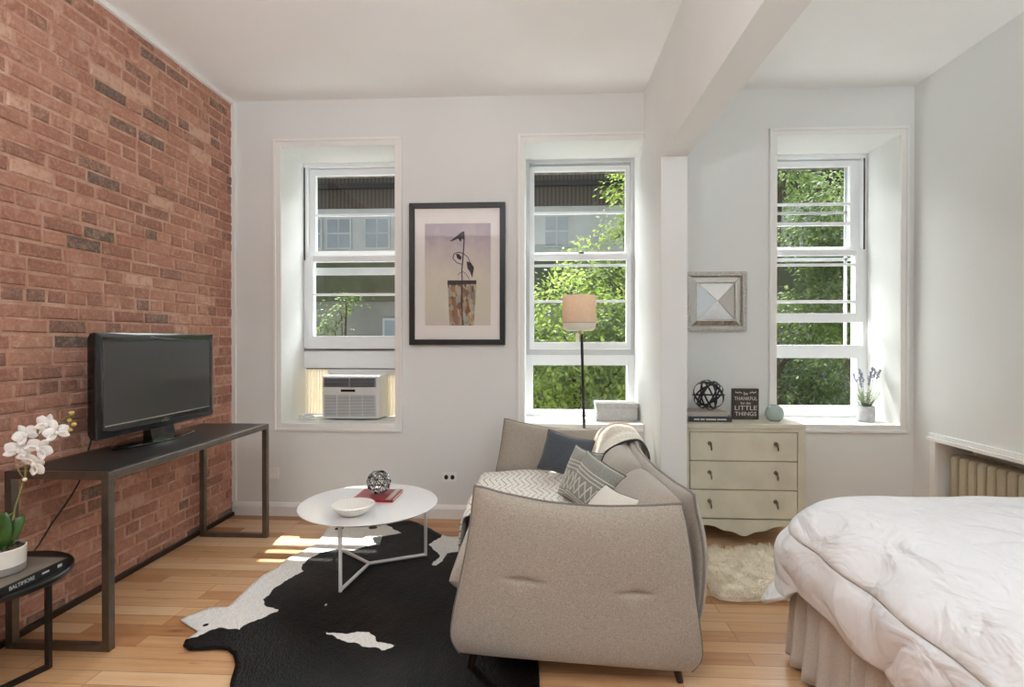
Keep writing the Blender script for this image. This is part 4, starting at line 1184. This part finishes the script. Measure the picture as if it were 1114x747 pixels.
pillow('cushion', (.27, 2.33, .52), (-.75, -.2, .75), (.7, -.1, .75), .34, .30, .10, 'cream_cushion', 'cream cushion with charcoal piping peeking over the near arm', rot=.35)

# throws
def throw_fn(u, v):
    y = lerp(2.62, 3.46, v)
    s_ = u * .95
    z_top = .437 + .012 * noise.noise(Vector((u * 4, y * 4, 0))) + .006
    y2 = y + .02 * math.sin(u * 6) * 1
    if s_ < .62: 
        x = .28 - s_; z = z_top
        e = max(0, (-.30 - x)); z -= e * e * 1.5
    elif s_ < .70:
        a = (s_ - .62) / .08 * PI / 2; x = -.34 - .05 * math.sin(a); z = z_top - .05 + .05 * math.cos(a)
    else:
        d_ = s_ - .70; x = -.39 + .01 * math.sin(y * 26) * min(1, d_ * 10) - .0; z = z_top - .05 - d_
    return (x, y2, z)
th = thing('throw_blanket', (-.05, 3.04, .437), 'cream throw with black zigzag dashes spread over the sofa seat', 'throw')
obj('blanket', MB().grid(throw_fn, 60, 44), M['chevron'], th, smooth=True, solid=.008)
fg = MB()
for i in range(56):
    v = (i + .5) / 56; p = Vector(throw_fn(1, v))
    fg.tube([p, p + Vector((random.uniform(-.006, .004), random.uniform(-.006, .006), -.035)), p + Vector((random.uniform(-.01, .006), random.uniform(-.01, .01), -.07))], [.0035, .003, .002], 5)
obj('fringe', fg, M['chevron'], th, smooth=True)

def knit_fn(u, v):
    # u across the width (y, near to far), v from the seat side over the ridge to the back
    y = lerp(3.17 + .10 * min(1, v * 1.3), 3.575, u)
    pth = [(.0, (.30, .455)), (.12, (.335, .50)), (.3, (.37, .58)), (.48, (.42, .665)), (.6, (.49, .718)), (.68, (.56, .732)), (.76, (.62, .71)), (.86, (.664, .62)), (1.0, (.668, .50))]
    x = smoothcurve(v, [(a, b2[0]) for a, b2 in pth]); z = smoothcurve(v, [(a, b2[1]) for a, b2 in pth])
    hump = .035 * math.exp(-((v - .55) / .18) ** 2) * math.exp(-((u - .75) / .3) ** 2)
    z += hump + .006 * math.sin(u * 17 + v * 5) ; x -= .012 * math.sin(u * 13) * (1 if v < .7 else .2) + .02 * u * (v < .7)
    z -= .045 * (1 - u) * math.exp(-((v - .6) / .2) ** 2)
    return (x, y, z)
kn = thing('knitted_throw', (.45, 3.4, .5), 'cream and tan knitted throw draped over the far end of the sofa back', 'throw')
obj('blanket', MB().grid(knit_fn, 40, 60), M['knit'], kn, smooth=True, solid=.014)
obj('braided_edge', MB().tube([knit_fn(0, v / 40) for v in range(41)], .008, 7), M['darkpipe'], kn, smooth=True)

# ---------------------------------------------------------------- floor lamp
fl_ = thing('floor_lamp', (.315, 3.745, 0), 'slim black floor lamp with drum shade behind the sofa', 'lamp')
obj('base', MB().lathe([(1e-5, 0), (.082, 0), (.085, .006), (.08, .014), (.02, .02), (1e-5, .022)], (.325, 3.735, .001), 40), M['darksteel'], fl_, smooth=True)
obj('pole', MB().tube([(.325, 3.735, .01), (.312, 3.73, .70), (.292, 3.72, 1.40)], .0105, 12), M['gloss'], fl_, smooth=True)
sc0 = (.277, 3.72)
obj('lamp_shade', MB().lathe([(.116, 1.425), (.119, 1.425), (.117, 1.612), (.114, 1.612), (.116, 1.43)], (*sc0, 0), 48), M['shade'], fl_, smooth=True)
obj('diffuser', MB().lathe([(1e-5, 1.368), (.09, 1.368), (.107, 1.378), (.114, 1.392), (.115, 1.424), (1e-5, 1.426)], (*sc0, 0), 48), M['diffuser'], fl_, smooth=True)
obj('shade_ring', MB().lathe([(.1185, 1.421), (.1205, 1.421), (.1205, 1.427), (.1185, 1.427)], (*sc0, 0), 48), M['brass'], fl_, smooth=True)
obj('finial', MB().tube([(.277, 3.72, 1.426), (.277, 3.72, 1.64)], .004, 8), M['silver'], fl_, smooth=True)
obj('socket', MB().tube([(.292, 3.72, 1.345), (.292, 3.72, 1.372)], .014, 12), M['diffuser'], fl_, smooth=True)
sw = MB(); sw.tube([(.262, 3.69, 1.368), (.262, 3.69, 1.35)], .002, 6); sw.box(.25, .274, 3.68, 3.70, 1.29, 1.35)
obj('pull_switch', sw, M['diffuser'], fl_, bevel=.002)

# ---------------------------------------------------------------- dresser
DX0, DX1, DY0, DY1, DH = .912, 1.662, 3.4, 3.815, .775
dr = thing('dresser', (1.287, 3.61, 0), 'cream three drawer dresser with scalloped apron under the mirror panel', 'dresser')
obj('case', MB().box(DX0, DX1, DY0 + .022, DY1, .175, DH - .03), M['dresser'], dr, bevel=.003)
obj('top', MB().box(DX0 - .003, DX1 + .003, DY0 - .003, DY1, DH - .03, DH), M['dresser'], dr, bevel=.006)
st_ = MB(); st_.box(DX0, DX0 + .035, DY0, DY0 + .022, .13, DH - .03); st_.box(DX1 - .045, DX1, DY0, DY0 + .022, .13, DH - .03); st_.box(DX0 + .035, DX1 - .045, DY0, DY0 + .022, .725, DH - .03)
obj('face_frame', st_, M['dresser'], dr)
dx0, dx1 = DX0 + .035, DX1 - .045
obj('reveal', MB().box(dx0, dx1, DY0 + .015, DY0 + .024, .165, .726), M['dresseredge'], dr)
for za, zb in ((.543, .721), (.361, .538), (.179, .356)):
    d_ = obj('drawer', MB().box(dx0 + .004, dx1 - .004, DY0 - .001, DY0 + .02, za, zb), M['dresser'], dr, bevel=.003)
    for xp in (1.072, 1.480):
        zc = (za + zb) / 2 + .008; m_ = MB()
        m_.lathe([(1e-5, 0), (.013, 0), (.012, .004), (.005, .006)], (0, 0, 0), 14)
        m_.v = [(xp + p[0], DY0 - .001 - p[2], zc + .012 + p[1]) for p in m_.v]
        a0 = len(m_.v); m_.sphere((xp, DY0 - .018, zc + .010), .0095, 10, 7)
        m_.tube([(xp, DY0 - .002, zc + .010), (xp, DY0 - .018, zc + .010)], .004, 8)
        m_.tube([(xp + .002, DY0 - .02, zc + .006), (xp + .006, DY0 - .021, zc - .012), (xp + .008, DY0 - .016, zc - .030)], [.0035, .0055, .004], 8)
        obj('drawer_pull', m_, M['pull'], d_, smooth=True)
ap = [(DX0, .18), (DX1, .18), (DX1, .0), (DX1 - .03, .0), (DX1 - .042, .06), (DX1 - .055, .105), (DX1 - .09, .128), (DX1 - .15, .135)]
for i in range(0, 21):
    x = lerp(DX1 - .19, DX0 + .19, i / 20); c = (x - (DX0 + DX1) / 2) / .185
    z = .128 - .055 * math.exp(-(c * 1.45) ** 2) - .006 * math.cos(c * 9)
    ap.append((x, z))
ap += [(DX0 + .15, .135), (DX0 + .09, .128), (DX0 + .055, .105), (DX0 + .042, .06), (DX0 + .03, 0), (DX0, 0)]
ap[0] = (DX0, .171); ap[1] = (DX1, .171)
obj('apron', MB().prism(ap, 'y', DY0, DY0 + .022), M['dresser'], dr, bevel=.0015)
for x in (DX0, DX1 - .035):
    obj('leg', MB().box(x, x + .035, DY1 - .04, DY1, 0, .176), M['dresser'], dr, bevel=.003)
    obj('side_skirt', MB().box(x if x == DX0 else x + .02, x + .015 if x == DX0 else x + .035, DY0 + .022, DY1 - .04, .12, .176), M['dresser'], dr)

bk1 = book('book', .965, 1.235, 3.47, 3.67, DH, DH + .034, 'bookteal', 'dark green book with pale spine lettering, lowest on the dresser', rot=0, spine='-y')
sb_ = MB()
for xa_, xb_ in ((.995, 1.03), (1.037, 1.062), (1.07, 1.135), (1.142, 1.20)): sb_.box(xa_, xb_, 3.4668, 3.4682, DH + .013, DH + .021)
obj('spine_print', sb_, M['text'], bk1)
bk2 = book('book', .935, 1.215, 3.49, 3.69, DH + .034, DH + .062, 'bookpale', 'pale taupe book on top of the dark green one on the dresser', rot=.03, spine='-y')
db = thing('band_sphere', (1.115, 3.56, DH + .062), 'large black ball of crossing metal bands on the dresser books', 'ornament')
m_ = MB(); R_ = .101; c_ = Vector((1.115, 3.56, DH + .062 + R_ + .003)); rgb = random.Random(4)
for ax_ in ((0, .1, 1), (1, .2, .1), (.6, .7, .5), (-.7, .6, .4), (.2, -.8, .7), (-.3, .8, .75), (.9, -.5, .45), (-.85, -.15, .6)):
    a = Vector(ax_).normalized(); u0 = a.orthogonal().normalized(); v0 = a.cross(u0); n_ = 48; vs = []; fs = []
    for i in range(n_):
        an = 2 * PI * i / n_; d_ = u0 * math.cos(an) + v0 * math.sin(an)
        for hh, rr in ((-.0055, R_), (.0055, R_), (.0055, R_ - .003), (-.0055, R_ - .003)): vs.append(c_ + d_ * rr + a * hh)
    for i in range(n_):
        j = (i + 1) % n_
        for q in range(4): fs.append((i * 4 + q, i * 4 + (q + 1) % 4, j * 4 + (q + 1) % 4, j * 4 + q))
    m_.add(vs, fs)
obj('bands', m_, M['blackplastic'], db)
sg = thing('wooden_sign', (1.372, 3.60, DH), 'small dark wooden sign with white lettering standing on the dresser', 'sign')
SX0, SX1, SY = 1.285, 1.457, 3.60
obj('board', MB().box(SX0, SX1, SY, SY + .025, DH, DH + .205), M['signboard'], sg, bevel=.002)
fm = lambda z, x=(SX0 + SX1) / 2: frame_matrix((x, SY - .0008, DH + z), (1, 0, 0), (0, 0, 1))
lettering('lettering', 'be', .03, M['text'], sg, fm(.172))
lettering('lettering', 'THANKFUL', .034, M['text'], sg, fm(.138), sxy=(.86, 1))
lettering('lettering', 'for the', .024, M['text'], sg, fm(.108))
lettering('lettering', 'LITTLE', .044, M['text'], sg, fm(.075), sxy=(1.15, .95))
lettering('lettering', 'THINGS', .040, M['text'], sg, fm(.036), sxy=(1.0, .95))
lf = MB()
for s_ in (-1, 1):
    for i in range(4):
        x = (SX0 + SX1) / 2 + s_ * (.03 + i * .011); z = DH + .176 + .004 * (i % 2)
        lf.add([(x - s_ * .006, SY - .001, z), (x, SY - .001, z + .005), (x + s_ * .008, SY - .001, z + .004), (x, SY - .001, z - .004)], [(0, 1, 2, 3) if s_ < 0 else (3, 2, 1, 0)])
obj('leaf_ornament', lf, M['text'], sg)
vz = thing('round_vase', (1.54, 3.56, DH), 'small round pale teal ceramic vase with a little knob on the dresser', 'vase')
m_ = MB().lathe([(1e-5, 0), (.032, 0), (.045, .010), (.057, .034), (.058, .052), (.050, .078), (.034, .096), (.026, .103), (.023, .100), (.026, .094)], (1.54, 3.56, DH + .0005), 40)
obj('body', m_, M['teal'], vz, smooth=True)
obj('ear', MB().sphere((1.505, 3.55, DH + .088), .012, 12, 8, (1, 1, 1.1)).sphere((1.571, 3.565, DH + .088), .010, 12, 8), M['teal'], vz, smooth=True)

# ---------------------------------------------------------------- radiator
ra = thing('radiator', (2.75, 2.9, 0), 'tan cast iron radiator inside the recess on the right wall', 'radiator')
for i in range(17):
    y0 = 3.555 - i * .069
    if i < 17:
        pr = [(2.645, .06), (2.79, .06), (2.80, .08), (2.80, .54), (2.785, .562), (2.66, .562), (2.645, .548)]
        obj('section', MB().prism(pr, 'y', y0 - .058, y0), M['radiator'], ra, bevel=.014, smooth=True)
m_ = MB(); m_.tube([(2.725, 3.55, .12), (2.725, 2.42, .12)], .022, 12); m_.tube([(2.725, 3.55, .50), (2.725, 2.42, .50)], .022, 12)
obj('connecting_pipe', m_, M['radiator'], ra, smooth=True)
for y0 in (3.52, 2.47): obj('foot', MB().box(2.69, 2.80, y0 - .02, y0 + .02, 0, .07), M['radiator'], ra, bevel=.005)

# ---------------------------------------------------------------- sheepskin
FO = [(.95, 3.25), (1.0, 3.31), (1.06, 3.335), (1.12, 3.30), (1.19, 3.29), (1.25, 3.33), (1.33, 3.36), (1.42, 3.35), (1.50, 3.32), (1.58, 3.2), (1.60, 3.0), (1.56, 2.84), (1.45, 2.74), (1.36, 2.72), (1.29, 2.70), (1.22, 2.70), (1.14, 2.69), (1.06, 2.68), (.98, 2.67), (.90, 2.69), (.865, 2.73), (.885, 2.80), (.90, 2.88), (.88, 2.98), (.87, 3.08), (.90, 3.18)]
FO = densify(FO, .04, .01)
fu = MB(); rgf = random.Random(11)
fx0, fx1, fy0, fy1 = min(p[0] for p in FO), max(p[0] for p in FO), min(p[1] for p in FO), max(p[1] for p in FO)
cnt = 0
while cnt < 10000:
    x, y = rgf.uniform(fx0, fx1), rgf.uniform(fy0, fy1)
    if not inside((x, y), FO): continue
    cnt += 1
    nz_ = noise.noise_vector(Vector((x * 14, y * 14, 0)))
    d_ = Vector((x - 1.22, y - 3.0, 0)).normalized() * .25 + Vector((nz_.x, nz_.y - .35, .9))
    d_.normalize(); L_ = rgf.uniform(.035, .06)
    a = rgf.uniform(0, PI); s_ = Vector((math.cos(a), math.sin(a), 0)) * .003
    p0 = Vector((x, y, .014)); p1 = p0 + d_ * L_ * .55; p2 = p0 + d_ * L_ * .9 + Vector((nz_.x, nz_.y - .5, -.35)) * .022
    p2.z = max(.008, p2.z)
    fu.add([p0 - s_, p0 + s_, p1 + s_ * .9, p1 - s_ * .9, p2], [(0, 1, 2, 3), (3, 2, 4)])
fr_ = thing('sheepskin_rug', (1.22, 3.0, 0), 'fluffy cream sheepskin on the floor between sofa and bed', 'rug')
hm = MB(); NR = 14; cxy = (1.22, 3.0); nF = len(FO)
for r_ in range(NR + 1):
    f_ = 1 - (r_ / NR)
    for p in FO:
        x, y = lerp(cxy[0], p[0], f_), lerp(cxy[1], p[1], f_)
        h_ = .004 + .028 * min(1, (1 - f_) * 7) * (1 + .5 * noise.noise(Vector((x * 16, y * 16, 0))))
        hm.v.append((x, y, h_))
for r_ in range(NR):
    for i in range(nF): hm.f.append((r_ * nF + i, r_ * nF + (i + 1) % nF, (r_ + 1) * nF + (i + 1) % nF, (r_ + 1) * nF + i))
obj('hide', hm, M['hideback'], fr_, smooth=True, autosmooth=False)
tag(obj('wool', fu, M['fur'], fr_, smooth=True, autosmooth=False), kind='stuff')

# ---------------------------------------------------------------- bed
BX0, BX1, BY0, BY1 = 1.045, 2.56, .15, 2.19
bed = thing('bed', (1.8, 1.15, 0), 'large bed with gathered beige bed skirt by the radiator wall', 'bed')
obj('base', MB().box(BX0 + .02, BX1, BY0, BY1 - .02, .10, .38), M['mattress'], bed, bevel=.02)
obj('mattress', MB().box(BX0 + .01, BX1, BY0, BY1 - .01, .38, .62), M['mattress'], bed, bevel=.05, smooth=True)
sk = MB()
Ls, Lf = BY1 - BY0, BX1 - BX0
def skirt_path(s_):
    if s_ < Ls: return Vector((BX0, BY0 + s_, 0)), Vector((-1, 0, 0))
    return Vector((BX0 + s_ - Ls, BY1, 0)), Vector((0, 1, 0))
def skirt_fn(u, v):
    s_ = u * (Ls + Lf); p, n_ = skirt_path(s_)
    if abs(s_ - Ls) < .05: n_ = Vector((-1, 1, 0)).normalized()
    ph = s_ * 78 + 2.2 * math.sin(s_ * 9) + .8 * math.sin(s_ * 31)
    amp = lerp(.021, .009, v) * (1 + .4 * math.sin(s_ * 17))
    return p + n_ * (.012 + amp * math.sin(ph) + (1 - v) * .02) + Vector((0, 0, lerp(.018, .41, v)))
sk.grid(skirt_fn, 560, 10)
obj('bed_skirt', sk, M['skirt'], bed, smooth=True, solid=.003, autosmooth=False)
for x, y in ((BX0 + .08, BY0 + .08), (BX1 - .08, BY0 + .08), (BX0 + .08, BY1 - .08), (BX1 - .08, BY1 - .08)):
    obj('leg', MB().tube([(x, y, 0), (x, y, .11)], .025, 12), M['darkwood'], bed, smooth=True)

# duvet: draped cloth, arc length r outside the top edge follows a puffed profile
PR = [(0, 0, .70), (.08, .08, .697), (.15, .148, .683), (.21, .203, .655), (.26, .243, .622), (.30, .272, .59), (.325, .282, .568), (.342, .276, .556), (.36, .288, .545), (.40, .303, .512), (.45, .306, .465), (.50, .298, .418), (.535, .286, .385), (.55, .28, .372), (.62, .285, .325), (.70, .295, .275), (.785, .305, .225)]
def prof_at(r):
    for i in range(len(PR) - 1):
        if r <= PR[i + 1][0]:
            p0, p1, p2, p3 = PR[max(i - 1, 0)], PR[i], PR[i + 1], PR[min(i + 2, len(PR) - 1)]
            f = (r - p1[0]) / (p2[0] - p1[0])
            g_ = lambda k_: .5 * (2 * p1[k_] + (p2[k_] - p0[k_]) * f + (2 * p0[k_] - 5 * p1[k_] + 4 * p2[k_] - p3[k_]) * f * f + (-p0[k_] + 3 * p1[k_] - 3 * p2[k_] + p3[k_]) * f ** 3)
            return g_(1), g_(2)
    return PR[-1][1], PR[-1][2]
EX, EY = 1.245, 2.0; OV = .55
def duvet_fn(u, v):
    x = lerp(EX - OV, BX1 - .02, u ** 1.25 if False else u); y = lerp(.2, EY + OV, v)
    dx, dy = max(0, EX - x), max(0, y - EY); r = math.hypot(dx, dy)
    hy = r
    if dx > 0 and dy > 0:   # the loose corner hangs as a wide triangular flap
        ph_ = math.atan2(dy, dx); r = max(dx, dy) * (1 + .42 * math.sin(2 * ph_) ** 1.3)
    xe, ye = max(x, EX), min(y, EY)
    puff = .012 * noise.noise(Vector((x * 2.2, y * 2.2, 0))) + .006 * noise.noise(Vector((x * 7, y * 7, 2)))
    seam = 0
    for sy_ in (1.62, 1.12, .6): seam -= .012 * math.exp(-((y - sy_) / .02) ** 2)
    for sx_ in (1.62, 2.12): seam -= .010 * math.exp(-((x - sx_) / .02) ** 2)
    if r <= 1e-6: return (x, y, .70 + puff + seam + .012 * min(1, (x - EX) * 5) * min(1, (EY - y) * 5))
    o_, z_ = prof_at(r); d_ = (-dx / hy, dy / hy)
    wob = .010 * noise.noise(Vector((xe * 5, ye * 5, r * 6))) + .006 * math.sin(ye * 21 + r * 9) * min(1, r * 4) + .004 * math.sin(xe * 23) * min(1, r * 4)
    # folds that run diagonally down the hanging flap
    fold = -.020 * (1 - abs(math.sin((ye * 1.0 - r * 1.3) * 9 + 2 * math.sin(ye * 5)))) ** 3 * max(0, min(1, (r - .33) * 8))
        
    if dx > 0 and dy > 0: o_ += .06 * math.sin(2 * ph_) ** 1.3 * max(0, min(1, (r - .32) / .22))
    o_ += wob + fold; xe -= .05 * max(0, min(1, (r - .50) / .28))
    return (xe + d_[0] * o_, ye + d_[1] * o_, z_ + puff * max(0, 1 - r * 3) + .006 * noise.noise(Vector((ye * 6, xe * 6, 4))))
dv_ = obj('duvet', MB().grid(duvet_fn, 190, 230), M['duvet'], loc=(1.8, 1.2, .62), smooth=True, solid=.018, autosmooth=False)
tag(dv_, 'puffy white duvet spread over the bed with its corner hanging', 'duvet')
